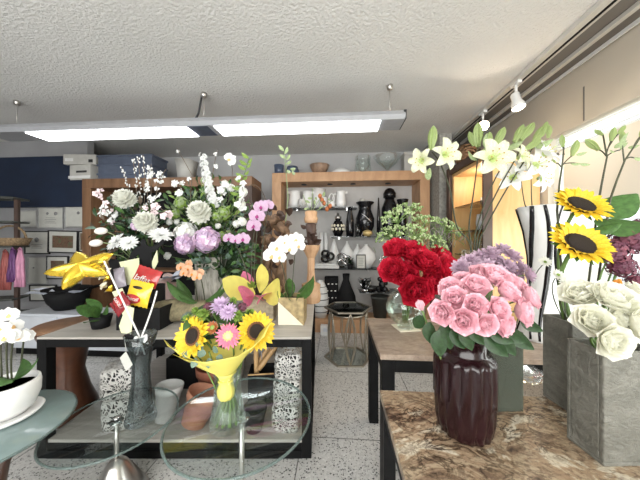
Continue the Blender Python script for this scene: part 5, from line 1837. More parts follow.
lily_stem('lily stem arching furthest left with two open flowers above the timber unit', LVb, ((471, 250, 1.63), (457, 227, 1.62), (450, 190, 1.58), (440, 163, 1.55), (432, 152, 1.53)),
          ((420, 161, 1.46, (-.55, -.6, -.25), .072), (448.5, 153, 1.46, (.15, -.95, -.05), .088)), ((431, 150, 1.5, (.1, 0, 1), .15),), lvs=((430, 168, 1.52, (-.3, -.1, -.9), .10),))
lily_stem('lily stem rising straight with a single upright green bud', LVb, ((471, 250, 1.63), (469, 227, 1.62), (474, 190, 1.58), (477, 165, 1.56), (478, 146, 1.55)),
          (), ((478, 147, 1.55, (0, 0, 1), .155), (474, 146, 1.56, (-.25, .1, 1), .10)), lvs=((478, 158, 1.55, (.6, 0, .5), .11), (477, 160, 1.55, (-.6, 0, .3), .09)))
lily_stem('lily stem with the largest open flower facing the room', LVb, ((474, 250, 1.63), (477, 227, 1.61), (490, 190, 1.55), (502, 166, 1.5)),
          ((496, 156, 1.40, (-.12, -1, .05), .105),), ((495, 146, 1.5, (.45, 0, .9), .13), (488, 148, 1.5, (.1, 0, 1), .10)), lvs=((488, 150, 1.5, (-.3, 0, .8), .1),))
lily_stem('lily stem leaning right with long green buds', LVb, ((476, 250, 1.63), (481, 227, 1.60), (498, 190, 1.54), (516, 158, 1.48), (520, 146, 1.47)),
          ((525, 155, 1.42, (.35, -.8, .2), .07),), ((514, 142, 1.47, (.5, 0, .9), .12), (521, 140, 1.46, (.6, 0, .8), .13)), lvs=((508, 150, 1.5, (.8, 0, .5), .1),))
lily_stem('lily stem leaning furthest right with a fan of closed buds', LVb, ((478, 250, 1.63), (486, 227, 1.60), (505, 192, 1.53), (525, 160, 1.47), (537, 142, 1.44)),
          (), ((533, 143, 1.44, (.55, 0, .85), .12), (542, 136, 1.43, (.35, 0, 1), .09), (548, 138, 1.42, (.15, 0, 1), .075), (524, 150, 1.45, (.8, -.1, .5), .11)), lvs=((536, 148, 1.45, (.9, 0, .35), .09),))
SPb = SP + Vector((0, 0, .3))
lily_stem('white lily stem in the striped vase, the left of two', SPb, ((532, 215, 1.57), (525, 205, 1.56), (521, 180, 1.55)), ((513, 176, 1.50, (-.5, -.7, .1), .085), (524, 165, 1.50, (.1, -.8, .5), .08)), (), .004, 'white lilies in the striped vase', 'lily_white')
lily_stem('white lily stem in the striped vase, the right of two', SPb, ((536, 215, 1.57), (532, 205, 1.56), (531, 172, 1.53)), ((541, 163, 1.46, (.1, -.9, .1), .10), (550, 150, 1.45, (.4, -.7, .4), .085), (546, 178, 1.47, (.3, -.9, -.2), .08)), (), .004, 'white lilies in the striped vase', 'lily_white')

# ================================================================ sunflower bouquet on the taller glass table
BVb = BV + Vector((0, 0, .025))
neck = at(226, 388, .98)


def bq(name, label, cat, px, py, z, d, me, sc, part='flower_head', grp=None, leaves=(), lm='l_dark'):
    return cut(name, label, cat, BVb, at(px, py, z), vd(*d), ME[me], sc, 'stem', .0035, grp, leaves, part, .35, lm, jit=.025)


bq('sunflower', 'left sunflower of the yellow wrapped bouquet', 'sunflower', 193, 336, .94, (-.35, -.85, .35), 'sun', .077, grp='bouquet sunflowers')
bq('sunflower', 'right sunflower of the yellow wrapped bouquet', 'sunflower', 256, 331, .95, (.45, -.8, .25), 'sun', .074, grp='bouquet sunflowers')
bq('gerbera', 'hot pink gerbera in the middle of the yellow wrapped bouquet', 'gerbera', 228.5, 336, .91, (.05, -.95, .35), 'gerbera', .049)
bq('lilac_chrysanthemum', 'lilac bloom at the top centre of the yellow wrapped bouquet', 'chrysanthemum', 221, 306, .98, (-.05, -.6, .8), 'lilac_mum', .040, grp='bouquet lilac blooms')
bq('lilac_chrysanthemum', 'lilac bloom just below the top one, right of centre in the bouquet', 'chrysanthemum', 228.5, 312, .95, (.1, -.7, .6), 'lilac_mum', .034, grp='bouquet lilac blooms')
for (px, py, z, s, lab) in ((203, 315, .95, .028, 'lime green button bloom above the left sunflower, the larger of two'), (188, 319, .97, .022, 'lime green button bloom at the far left edge of the bouquet'), (237.5, 316, .95, .024, 'lime green button bloom above the gerbera to the right'), (250, 314, .97, .024, 'lime green button bloom above the right sunflower'), (233, 301, 1.0, .018, 'topmost lime green button bloom of the bouquet'), (196, 311, 1.0, .020, 'small lime green button bloom at the top left of the bouquet')):
    bq('button_bloom', lab, 'flower', px, py, z, ((px - 222) / 50, -.6, .7), 'button', s, grp='bouquet lime button blooms')
for (px, py, z, lab) in ((208, 307, .98, 'plum small bloom left of the lilac bloom in the bouquet'), (242.5, 307, .98, 'plum small bloom right of the lilac bloom in the bouquet')):
    bq('plum_bloom', lab, 'flower', px, py, z, ((px - 224) / 40, -.5, .8), 'plum', .021, grp='bouquet plum blooms')
bq('bronze_bloom', 'small bronze bloom between the left sunflower and the gerbera', 'flower', 212.5, 327.5, .93, (-.1, -.9, .4), 'bronze', .029)
for (px, py, lab) in ((242.5, 334, 'small yellow bloom right of the gerbera, the upper one'), (244.5, 341, 'small yellow bloom right of the gerbera, the lower one')):
    bq('small_yellow_bloom', lab, 'flower', px, py, .92, (.15, -.95, .2), 'small_yellow', .017, grp='bouquet small yellow blooms')
for (px, py, d, lvs, lab) in ((209, 352, (-.2, -.8, .2), ((206, 354, -.7, .2), (213, 352, .5, .5), (209, 358, .1, -.7), (203, 348, -.6, .7), (216, 357, .8, -.2)), 'eucalyptus sprig with round grey leaves below the gerbera'), (196, 352, (-.5, -.6, .2), ((192, 354, -.8, .1), (199, 350, .3, .8), (196, 358, -.2, -.8)), 'eucalyptus sprig with dark round leaves below the left sunflower')):
    h = at(px, py, .93)
    t = thing('eucalyptus_sprig', lab, 'foliage', BVb, 0, 'bouquet eucalyptus')
    MB().tube(bez((0, 0, 0), (h - BVb) * .5 + UP * .03, h - BVb, 8), .003, 5).build('stem', M['stem'], t)
    for (lx, ly, dx, up) in lvs:
        face_put('leaf', ME['l_blue'], t, at(lx, ly, .915) - BVb, vd(dx, -.2, up), -FW + UP * .3, .034)
gl = MB()
rnd = random.Random(12)
g0 = at(222, 330, .99)
for k in range(70):
    q = Matrix.Translation(RT * rnd.gauss(0, .085) + UP * rnd.gauss(0, .045) + FW * rnd.uniform(-.02, .05)) @ quat(vd(rnd.uniform(-1, 1), -.5, rnd.uniform(-.2, 1)), rnd.uniform(0, 6)).to_matrix().to_4x4()
    gl.petal(0, .06, .014, 10, 60, 0, 0, .2, nu=3, nv=2, mi=k % 2, M=q)
o = gl.build('bouquet_foliage', [M['leaf_dark'], M['leaf']])
o.location = g0
tag(o, 'dark green filler leaves between the blooms of the yellow wrapped bouquet', 'foliage', None, 'stuff')
bs = MB()
for k in range(40):
    a = rnd.uniform(0, 6.28)
    r0, r1 = rnd.uniform(.01, .060), rnd.uniform(.004, .03)
    b0 = Vector((r0 * math.cos(a), r0 * math.sin(a), .02))
    b1 = Vector((r1 * math.cos(a + 2.4), r1 * math.sin(a + 2.4), .20))
    bs.tube([b0, b1], .0046, 5)
o = bs.build('bundled_stems', M['stem'])
o.location = BV
tag(o, 'bundle of cut green stems standing in the water of the bouquet vase', 'stems', None, 'stuff')

# yellow paper wrap: two folded sheets gathered at the neck
wr_ = thing('yellow_paper_wrap', 'bright yellow paper wrap around the sunflower bouquet with pointed corners', 'wrapping paper', neck - UP * .006)


def sheet(corner_pts, name, sag=.0):
    """fan from the gathered neck to a rim of points (px, py, Z)"""
    m = MB()
    rim = [at(*c) - wr_.location for c in corner_pts]
    n0 = Vector((0, 0, .064))
    R_ = 10
    vs = []
    nn = len(rim)
    for i, p in enumerate(rim):
        a = i / (nn - 1)
        s0 = n0 + RT * (.030 * math.cos(PI * (1 - a))) - FW * (.030 * math.sin(PI * a)) * 1.0
        for j in range(R_ + 1):
            u_ = j / R_
            q = s0.lerp(p, u_)
            q += -FW * (.012 * math.sin(PI * u_)) + UP * (sag * math.sin(PI * u_))
            q += (UP * .004 + FW * .004) * math.sin(i * 2.2 + j * .8) * u_
            vs.append(q)
    fs = [(i * (R_ + 1) + j, (i + 1) * (R_ + 1) + j, (i + 1) * (R_ + 1) + j + 1, i * (R_ + 1) + j + 1) for i in range(nn - 1) for j in range(R_)]
    m.add(vs, fs)
    o = m.build(name, M['wrap_y'], wr_)
    sd = o.modifiers.new('thick', 'SOLIDIFY')
    sd.thickness = .0012
    return o


sheet(((163, 341, .98), (168, 345, .95), (174, 349, .93), (181, 353, .91), (186, 355.5, .90)), 'left_sheet', -.004)
sheet(((172, 356, .92), (188, 360, .89), (206, 362, .88), (222, 361, .87), (238, 355, .87), (252, 348, .88), (264, 338, .90), (272, 319, .94)), 'front_sheet', .012)
sheet(((180, 343, 1.02), (192, 334, 1.05), (212, 326, 1.07), (235, 324, 1.08), (255, 326, 1.06), (271, 321, 1.02)), 'back_sheet')
cn = MB()
cn.lathe([(.026, -.032), (.030, -.02), (.032, .0), (.027, .02), (.024, .04), (.030, .055), (.040, .07)], 24)
for i, v in enumerate(cn.v):
    a = math.atan2(v[1], v[0])
    k = 1 + .07 * math.sin(9 * a)
    cn.v[i] = (v[0] * k, v[1] * k, v[2])
o = cn.build('gathered_neck', M['wrap_y'], wr_)
MB().tube([(.027 * math.cos(k * PI / 12), .027 * math.sin(k * PI / 12), .038) for k in range(25)], .004, 6).build('tie', M['wrap_y'], wr_)

# ================================================================ white orchid in the white bowl, far left
t = thing('potted_orchid', 'white moth orchid in a round white bowl on the frosted table at the left edge', 'orchid', OP)
MB().lathe([(0, 0), (.085, 0), (.108, .008), (.118, .022), (.112, .022), (.08, .012), (0, .012)], 36).build('saucer', M['white'], t)
MB().lathe(hollow([(0, .013), (.062, .013), (.092, .045), (.106, .09), (.108, .135), (.104, .155)], .008, .03), 36).build('bowl', M['white'], t)
MB().lathe([(0, .125), (.099, .125)], 24).build('soil', M['soil'], t)
MB().petal(2.0, .035, .008, 100, 140, .105, .12, .1).build('moss_tuft', M['cream'], t)
fl = ((3, 317, 1.05), (9, 315, 1.02), (0, 329, 1.0), (10, 336, 1.0), (19, 337, 1.02), (25, 336, 1.05), (4, 338, .98), (14, 326, 1.06))
for k, (px, py, z) in enumerate(fl):
    put('flower', ME['orchid_w'], t, at(px, py, z) - OP, vd(.45, -.8, .2), .034, CNT.uniform(-.3, .3))
for (pts) in (((2, 380, 1.07), (0, 350, 1.05), (0, 325, 1.04)), ((8, 380, 1.07), (5, 350, 1.05), (8, 325, 1.04)), ((12, 381, 1.08), (9, 350, 1.06), (16, 332, 1.05)), ((20, 378, 1.12), (22, 352, 1.1), (24, 338, 1.07))):
    P = [at(*q) - OP for q in pts]
    MB().tube(bez(P[0], P[1], P[2], 8), .0032, 6).build('stem', M['stem_dark'], t)
for (px, py, z, d, L) in ((12, 381, 1.06, (.85, -.25, .38), .175), (14, 381, 1.06, (-.9, -.2, .05), .19), (10, 380, 1.1, (.7, .5, .3), .12)):
    face_put('leaf', ME['l_orchid_leaf'], t, at(px, py, z) - OP, vd(*d), UP - FW * .3, L)

# ================================================================ gold star balloon and sticks in the flared vase
mouth = CV + UP * .45
t = thing('star_balloon', 'shiny gold star balloon on a white stick leaning left out of the flared vase', 'balloon', mouth)
sb = MB()
n, rings = 60, 7
vs, fs = [], []
for side in (1, -1):
    for i in range(rings + 1):
        q = i / rings
        for k in range(n):
            a = 2 * PI * k / n
            x = (a / (2 * PI) * 5) % 1
            tri = abs(x - .5) * 2
            rs = .085 + .085 * (tri ** 1.3)
            r = rs * q
            th = .052 * math.sqrt(max(0, 1 - q ** 2.2)) * (1 - .3 * (1 - tri) * q)
            wr = .004 * math.sin(k * 2.6) * q ** 3
            vs.append((r * math.cos(a + PI / 2), r * math.sin(a + PI / 2), side * (th + wr)))
off = (rings + 1) * n
for s in (0, 1):
    for i in range(rings):
        for k in range(n):
            k2 = (k + 1) % n
            a = s * off + i * n
            f = (a + k, a + k2, a + n + k2, a + n + k)
            fs.append(f if s == 0 else f[::-1])
sb.add(vs, fs)
bp = at(82, 268, 1.36) - mouth
put('foil_star', sb.mesh('foil_star', [M['foil_y']]), t, bp, vd(.25, -.72, .62), (.92, .72, .9), R(25))
tail = at(104, 261, 1.30) - mouth
MB().tube([bp + (tail - bp) * .55, tail], [.02, .008], 8).build('foil_neck', M['foil_y'], t)
MB().tube([tail, Vector((0, 0, .0)) + RT * -.01, Vector((0, 0, -.1)) + RT * .02], .0042, 8).build('stick', M['white'], t)
t = thing('bowed_stick', 'white bowed stick curving up right out of the flared vase', 'stick', mouth)
P = [Vector((0, 0, -.1)) + RT * -.02, RT * .005, at(150, 312, 1.42) - mouth, at(157, 291, 1.47) - mouth]
MB().tube(bez(P[0], P[1], P[1], 3) + bez(P[1], P[2] + RT * .01, P[3], 8)[1:], .0046, 8).build('stick', M['white'], t)
t = thing('white_bow', 'white pointed ribbon bow at the mouth of the flared vase', 'bow', mouth)
for (dx, up, L) in ((.9, .15, .085), (.85, -.1, .07), (-.8, -.15, .06), (-.6, .35, .05)):
    face_put('loop', leaf_mesh(M['white'] if dx > 0 else M['black_matt'], .22, 20, .4, 5, .3), t, RT * .012 * (1 if dx > 0 else -1) - FW * .03 + UP * .0, vd(dx, -.3, up), -FW + UP * .4, L)
MB().ball((0, 0, 0), .012, 8, 6, 0, Matrix.Translation(-FW * .035)).build('bow_knot', M['white'], t)

# ================================================================ candy bouquet on the long table
q = on(136, 331, TH)
CB = Vector((q.x, q.y + .09, TH + .001))
t = thing('candy_bouquet', 'candy bouquet of red and yellow sweet bags in a black box behind the flared vase', 'candy bouquet', CB, YAW)
TI = Matrix.Rotation(-YAW, 4, 'Z')


def cl(px, py, z):
    return TI @ (at(px, py, z) - CB)


def lv_(x, f, u_):
    return Vector((x, f, u_)).normalized()


open_box(.30, .16, .15).build('black_box', M['black_matt'], t)


def bag(w, h, th):
    m = MB()
    nu, nv = 12, 10
    vs, fs = [], []
    for s in (1, -1):
        for i in range(nu + 1):
            for j in range(nv + 1):
                x, y = i / nu, j / nv
                b = (max(0, math.sin(PI * min(1, max(0, (y - .1) / .8)))) ** .6) * (math.sin(PI * x) ** .5)
                zig = .006 * (j in (0, nv)) * (i % 2)
                vs.append(((x - .5) * w * (1 - .05 * math.sin(PI * y)), (y - .5) * h + zig, s * (th * b + .0012 + .003 * b * math.sin(7 * x + 9 * y))))
    o = (nu + 1) * (nv + 1)
    for s in (0, 1):
        for i in range(nu):
            for j in range(nv):
                a = s * o + i * (nv + 1) + j
                f = (a, a + nv + 1, a + nv + 2, a + 1)
                fs.append(f if s == 0 else f[::-1])
    m.add(vs, fs)
    return m


def candy(name, mat, px, py, z, w, h, d, spin, txt, tsz, tmat, oval=None, dots=0, toff=(0, 0), lab=None):
    p = cl(px, py, z)
    o = put(name, bag(w, h, .022).mesh(name, [M[mat]]), t, p, lv_(*d), 1, 0)
    o.rotation_quaternion = Vector(lv_(*d)).to_track_quat('Z', 'Y') @ Quaternion((0, 0, 1), spin)
    if lab:
        o['label'] = lab
    if oval:
        mm = MB().lathe([(0, 0), (1, 0), (1, .004), (0, .005)], 28, 0, Matrix.Translation((toff[0], toff[1], .021)) @ Matrix.Diagonal((oval[0], oval[1], 1, 1)))
        mm.build('oval_badge', M[oval[2]], o)
    if txt:
        tm = text_mesh(txt, tsz, .0012, M[tmat], .15)
        link('lettering', tm, o, 0, (toff[0], toff[1], .027))
    for k in range(dots):
        MB().ball((.012 + toff[0], h * .26, .022), (.034, .010, .006), 12, 6).build('chocolate_print', M['choc'], o)
    return o


candy('sweet_bag', 'bag_red', 147, 277, 1.80, .185, .125, (.05, -1, .25), R(-18), 'Jaffas', .06, 'print_white', None, 0, (-.01, -.02), 'red bag with white lettering')
candy('sweet_bag', 'bag_yellow', 139, 294, 1.70, .165, .165, (.0, -1, .15), R(-12), 'Pascall', .033, 'print_white', (.055, .030, 'bag_red'), 1, (-.02, -.035), 'yellow bag with a red oval badge')
candy('sweet_bag', 'bag_dark', 120, 304, 1.64, .125, .115, (-.2, -1, .3), R(-38), 'KitKat', .030, 'print_white', (.044, .026, 'bag_red'), 0, (-.005, .012), 'dark red bag with a white printed oval')
candy('sweet_bag', 'bag_purple', 120, 278, 1.80, .085, .14, (-.1, -1, .1), R(14), '', .02, 'print_white', None, 0, (0, 0), 'grey purple bag')
for (poly, z, m) in ((((119, 262), (139, 258), (139, 284), (127, 285)), 1.83, 'card_lime'), (((149, 268), (157, 250), (158, 262), (151, 276)), 1.86, 'card_lime'), (((112, 292), (122, 288), (133, 312), (124, 318)), 1.72, 'card_lime'), (((119, 326), (126, 306), (134, 308), (131, 334), (121, 333)), 1.60, 'card_lime'), (((108, 258), (128, 262), (124, 284), (112, 280)), 1.88, 'black_matt')):
    m_ = MB()
    P = [cl(x, y, z) for x, y in poly]
    n = len(P)
    back = [p + Vector((0, .003, 0)) for p in P]
    m_.add(P + back, [tuple(range(n)), tuple(range(2 * n - 1, n - 1, -1))] + [(i, i + n, (i + 1) % n + n, (i + 1) % n) for i in range(n)], 0, None, False)
    m_.build('card_spike', M[m], t)
for k, (px, py) in enumerate(((108, 268), (110, 274), (111, 280), (107, 287), (113, 291), (106, 278))):
    m_ = MB()
    m_.petal(0, .05, .02, 10, 80, 0, 0, .4, nu=4, nv=3, ruf=.4)
    m_.petal(2.2, .05, .02, 10, 90, 0, 0, .4, nu=4, nv=3, ruf=.4)
    m_.petal(4.1, .045, .02, 10, 70, 0, 0, .4, nu=4, nv=3, ruf=.4)
    put('curled_ribbon', m_.mesh('curled_ribbon', [M['cream'] if k % 2 else M['foil_y']]), t, cl(px, py, 1.78), lv_(-.3, -.6, .6), 1, k)
# leaping figure topper
fig = ((143, 239), (145.5, 240.5), (146, 244), (150, 247), (156, 245), (163, 239), (165, 241), (158, 249), (152, 252.5), (152, 264), (153, 272), (149, 287), (145, 287), (146, 276), (143, 271), (140, 280), (134, 278), (136, 274), (131, 271), (134, 266), (138, 268), (140, 262), (139, 254), (134, 258), (131, 265), (128, 262), (131, 253), (136, 247), (141, 245.5), (140.5, 241))
P = [cl(x, y, 1.86) for x, y in fig]
c0 = sum(P, Vector()) / len(P)
m_ = MB()
m_.prism([(p.x, p.z) for p in P], -.003, .003)
m_.v = [(v[0], P[0].y + v[2], v[1]) for v in m_.v]
m_.build('figure_topper', M['black_matt'], t)['label'] = 'flat black topper in the shape of a leaping figure'
MB().tube([cl(147, 286, 1.865), (cl(147, 286, 1.865).x, cl(147, 286, 1.865).y, .02)], .004, 5).build('topper_stick', M['black_matt'], t)

# ================================================================ pots on the long table
def on_t(px, py):
    q_ = on(px, py, TH)
    return Vector((q_.x, q_.y, TH + .001))


# small leafy plant in a black pot
B = on_t(92, 331) + FW * .07
t = thing('leafy_plant', 'small wide leaved green plant in a black pot beside the candy bouquet', 'plant', B)
MB().lathe(hollow([(0, 0), (.05, 0), (.068, .085)]), 20).build('pot', M['black_matt'], t)
for (dx, f, up, L) in ((-.6, -.5, .5, .11), (.3, -.7, .45, .105), (.1, -.8, -.25, .12), (-.3, -.2, .95, .11), (.75, -.1, .6, .09), (-.8, .1, .15, .10)):
    face_put('leaf', ME['l_leaf'], t, UP * .085 + vd(dx, f, up) * .015, vd(dx, f, up), -FW + UP * .6, L * (1.35 if up > 0 else 1.1))

# log trough with the peach orchid
B = on_t(178, 324) + FW * .06
t = thing('peach_orchid', 'peach moth orchid with long strap leaves planted in a weathered log trough', 'orchid', B, YAW)
TB = Matrix.Rotation(-YAW, 4, 'Z')
lg = MB()
vs, fs = [], []
rr = random.Random(4)
for i in range(13):
    x = -.19 + .38 * i / 12
    for k in range(16):
        a = 2 * PI * k / 16
        r = .085 * (1 + .10 * math.sin(3 * a + i * .7) + .05 * rr.uniform(-1, 1)) * (1 if 0 < i < 12 else .9)
        vs.append((x + .01 * math.sin(k), r * math.cos(a) * 1.0, max(0, .078 + r * math.sin(a))))
for i in range(12):
    for k in range(16):
        k2 = (k + 1) % 16
        fs.append((i * 16 + k, (i + 1) * 16 + k, (i + 1) * 16 + k2, i * 16 + k2))
fs += [tuple(range(16)), tuple(12 * 16 + k for k in range(15, -1, -1))]
lg.add(vs, fs)
lg.build('log_trough', M['bark'], t)


def pl_(px, py, z, B_, rot=True):
    v = at(px, py, z) - B_
    return TB @ v if rot else v


for (px, py, z) in ((181, 267, 1.84), (188, 269, 1.82), (184, 273, 1.80), (192, 274, 1.82), (197, 277, 1.83), (189, 264, 1.87), (200, 273, 1.86)):
    put('flower', ME['orchid_p'], t, pl_(px, py, z, B), Vector((CNT.uniform(-.3, .3), -1, .25)), .038, CNT.uniform(-.3, .3))
for (a, b, c) in (((198, 304, 1.9), (196, 285, 1.88), (192, 272, 1.86)), ((205, 303, 1.92), (203, 284, 1.9), (200, 276, 1.87))):
    MB().tube(bez(pl_(*a, B), pl_(*b, B), pl_(*c, B), 7), .004, 6).build('stem', M['stem_dark'], t)
for (px, py, z, d, L) in ((196, 302, 1.9, (-.95, -.1, .38), .26), (204, 301, 1.92, (.95, -.1, .40), .25), (198, 302, 1.88, (-.6, -.5, .1), .16), (206, 300, 1.98, (.7, .5, .2), .2), (192, 300, 1.98, (-.8, .4, .5), .22)):
    face_put('leaf', ME['l_orchid_leaf'], t, pl_(px, py, z, B), Vector(d), Vector((0, -.5, 1)), L)
# pale tissue behind
B = on_t(168, 300)
t = thing('blush_parcel', 'blush and grey tissue wrapped parcel behind the peach orchid', 'parcel', B)
MB().box((0, 0, .09), (.16, .12, .18)).build('box', M['blush'], t, .02)
for (az, m, z) in ((200, 'blush', .12), (330, 'tissue_g', .18), (260, 'blush', .16), (20, 'tissue_g', .2), (100, 'blush', .18)):
    MB().petal(R(az), .17, .09, 30, 100, .02, z, .3, nu=5, nv=4, ruf=.25, ph=az).build('tissue_fold', M[m], t)

# bark pot with the yellow and pink wrap and mauve orchids
B = on_t(258, 321) + FW * .08
t = thing('mauve_orchid', 'mauve moth orchid wrapped in yellow and pink tissue in a bark pot', 'orchid', B)
MB().b2((-.125, -.075, 0), (.125, .075, .165)).build('bark_pot', M['log'], t, .012)
for (px, py, z, d, L, m, wd) in ((255, 295, 1.98, (-.85, -.25, .42), .30, 'wrap_y', .3), (262, 294, 1.96, (.85, -.35, .22), .25, 'wrap_y', .42), (260, 293, 2.02, (.18, .0, 1), .27, 'wrap_y', .2), (254, 294, 1.95, (-.55, -.6, .02), .16, 'tissue_p', .55), (262, 295, 1.93, (.35, -.7, -.1), .14, 'tissue_p', .5), (258, 295, 1.92, (-.1, -.7, -.1), .11, 'tissue_p', .6), (250, 292, 2.02, (-.3, .3, .8), .18, 'tissue_p', .3)):
    face_put('tissue_petal', leaf_mesh(M[m], wd, 38, .25, 7, .12), t, at(px, py, z) - B, vd(*d), -FW + UP * .5, L)
for k in range(5):
    face_put('leaf', ME['l_lime'], t, at(253, 287, 1.97) - B, vd(-.5 + .3 * k, -.4, .3 + .1 * (k % 2)), -FW + UP, .075)
for (px, py, z, r) in ((261, 207, 2.05, 7.5), (257, 216, 2.03, 8), (254, 226, 2.02, 8), (268, 205, 2.08, 6), (229, 238.5, 2.02, 6), (236, 240, 2.0, 5.5), (243, 239, 2.0, 7)):
    put('flower', ME['orchid_m'], t, at(px, py, z) - B, vd(CNT.uniform(-.3, .3), -1, .2), r / FOC * z * 1.05, CNT.uniform(-.2, .2))
for (a, b, c) in (((255, 293, 2.03), (252, 250, 2.08), (262, 205, 2.08)), ((252, 293, 2.03), (250, 250, 2.06), (256, 224, 2.05)), ((250, 293, 2.02), (247, 262, 2.03), (232, 238, 2.03)), ((258, 293, 2.04), (262, 240, 2.12), (269, 204, 2.1))):
    MB().tube(bez(at(*a) - B, at(*b) - B, at(*c) - B, 9), .004, 6).build('stem', M['stem_dark'], t)

# white orchid in the cream and gold cube
B = on_t(292, 325) + FW * .085
t = thing('white_orchid', 'white moth orchid in a cream and gold square planter at the table end', 'orchid', B, YAW + R(-4))
w_, h_ = .188, .20
open_box(w_, w_, h_).build('planter', M['bark'] if False else pm('mottled_gold', (.40, .30, .15), .45, .2, var=.35, vs=30), t, .003)
MB().add([(-w_ / 2, -w_ / 2 - .002, .002), (w_ / 2 - .004, -w_ / 2 - .002, .002), (-w_ / 2, -w_ / 2 - .002, h_ - .03), (-w_ / 2, -w_ / 2, .002), (w_ / 2 - .004, -w_ / 2, .002), (-w_ / 2, -w_ / 2, h_ - .03)], [(0, 1, 2), (5, 4, 3), (0, 3, 4, 1), (1, 4, 5, 2), (2, 5, 3, 0)], 0, None, False).build('cream_panel', M['cream'], t)
MB().b2((-w_ / 2 + .013, -w_ / 2 + .013, .15), (w_ / 2 - .013, w_ / 2 - .013, .17)).build('soil', M['soil'], t)
TB2 = Matrix.Rotation(-(YAW + R(-4)), 4, 'Z')


def p2_(px, py, z):
    return TB2 @ (at(px, py, z) - B)


for (px, py, z, r) in ((272, 256, 1.84, 9), (280, 257, 1.82, 7), (277, 248, 1.85, 8.5), (285, 243, 1.87, 9), (290, 249, 1.84, 7.5), (296, 240, 1.89, 8.5), (299, 246, 1.87, 6.5)):
    put('flower', ME['orchid_w'], t, p2_(px, py, z), Vector((CNT.uniform(-.3, .2), -1, .2)), r / FOC * z * 1.05, CNT.uniform(-.3, .3))
for (a, b, c) in (((289, 302, 1.92), (284, 262, 1.95), (276, 250, 1.88)), ((292, 302, 1.92), (293, 262, 1.95), (297, 242, 1.91))):
    MB().tube(bez(p2_(*a), p2_(*b), p2_(*c), 8), .004, 6).build('stem', M['stem_dark'], t)
for (px, py, z, d, L, lm) in ((296, 299, 1.88, (.80, -.25, .58), .29, 'l_orchid_leaf'), (291, 299, 1.86, (-.35, -.8, .3), .12, 'l_leaf'), (290, 297, 1.95, (.0, .1, 1), .16, 'l_leaf'), (286, 299, 1.88, (-.7, -.4, .5), .11, 'l_leaf'), (297, 300, 1.86, (.4, -.8, .4), .10, 'l_leaf'), (294, 298, 2.0, (.8, .4, .5), .22, 'l_orchid_leaf')):
    face_put('leaf', ME[lm], t, p2_(px, py, z), Vector(d), Vector((0, -.8, .8)), L)

# driftwood and carved stands at the back right of the table
B = on_t(277, 302)
t = thing('driftwood', 'gnarled brown driftwood root standing behind the white orchid', 'driftwood', B)
rr = random.Random(14)
dw = MB()
for k in range(9):
    p = Vector((rr.uniform(-.06, .06), rr.uniform(-.05, .05), 0))
    pts, rad = [], []
    v = Vector((rr.uniform(-.3, .3), rr.uniform(-.2, .2), 1))
    for i in range(12):
        pts.append(p.copy())
        rad.append((.034 + .02 * math.sin(i * 1.3 + k)) * (1 - .045 * i))
        v += Vector((rr.uniform(-.5, .5), rr.uniform(-.4, .4), rr.uniform(-.1, .2)))
        v.normalize()
        p += v * .066
        p.x = max(-.12, min(.15, p.x))
        p.y = max(-.12, min(.12, p.y))
    dw.tube(pts, rad, 8)
dw.build('trunk', M['drift'], t)
for (px, py, z, r) in ((270, 222, 2.45, 9), (282, 228, 2.42, 8), (288, 238, 2.4, 8), (268, 240, 2.42, 8), (279, 218, 2.5, 6)):
    c = at(px, py, z) - B
    kb = MB()
    kb.ball((0, 0, 0), (r / FOC * z * .9, r / FOC * z * .8, r / FOC * z * .7), 18, 12)
    kb.v = [tuple(Vector(v) * (1 + .35 * math.sin(v[0] * 70 + v[2] * 50 + px) * math.cos(v[1] * 60 + v[2] * 40))) for v in kb.v]
    kb.build('root_knot', M['drift'], t, 0, c)
rr = random.Random(19)
for k in range(22):
    c = at(rr.uniform(262, 298), rr.uniform(208, 268), rr.uniform(2.36, 2.5)) - B
    face_put('dried_leaf', ME.setdefault('l_dried', leaf_mesh(M['darkwood'], .3, 60, .4, 5, .4)), t, c, vd(rr.uniform(-1, 1), rr.uniform(-.6, .1), rr.uniform(-.6, 1)), -FW + UP * rr.uniform(-.4, .6), rr.uniform(.08, .13))
P = [at(284, 240, 2.4) - B, at(288, 200, 2.4) - B, at(286, 172, 2.38) - B, at(284, 152, 2.36) - B]
t2 = thing('pale_twig', 'tall pale twig with whitish leaves rising in front of the timber unit', 'twig', B + UP * .02, 0)
MB().tube([(0, 0, 0)] + P, [.006, .005, .0045, .004, .002], 6).build('stem', M['leaf_pale'], t2)
for (px, py, dx, up) in ((284, 153, -.6, .5), (285, 156, .5, .8), (286, 160, -.7, .2), (286, 166, .8, .2), (287, 172, .5, -.6), (292, 173, .4, -.7), (290, 171, .9, -.2), (286, 162, .7, .6)):
    face_put('leaf', ME['l_pale'], t2, at(px, py, 2.37) - B, vd(dx, -.3, up), -FW, .075)
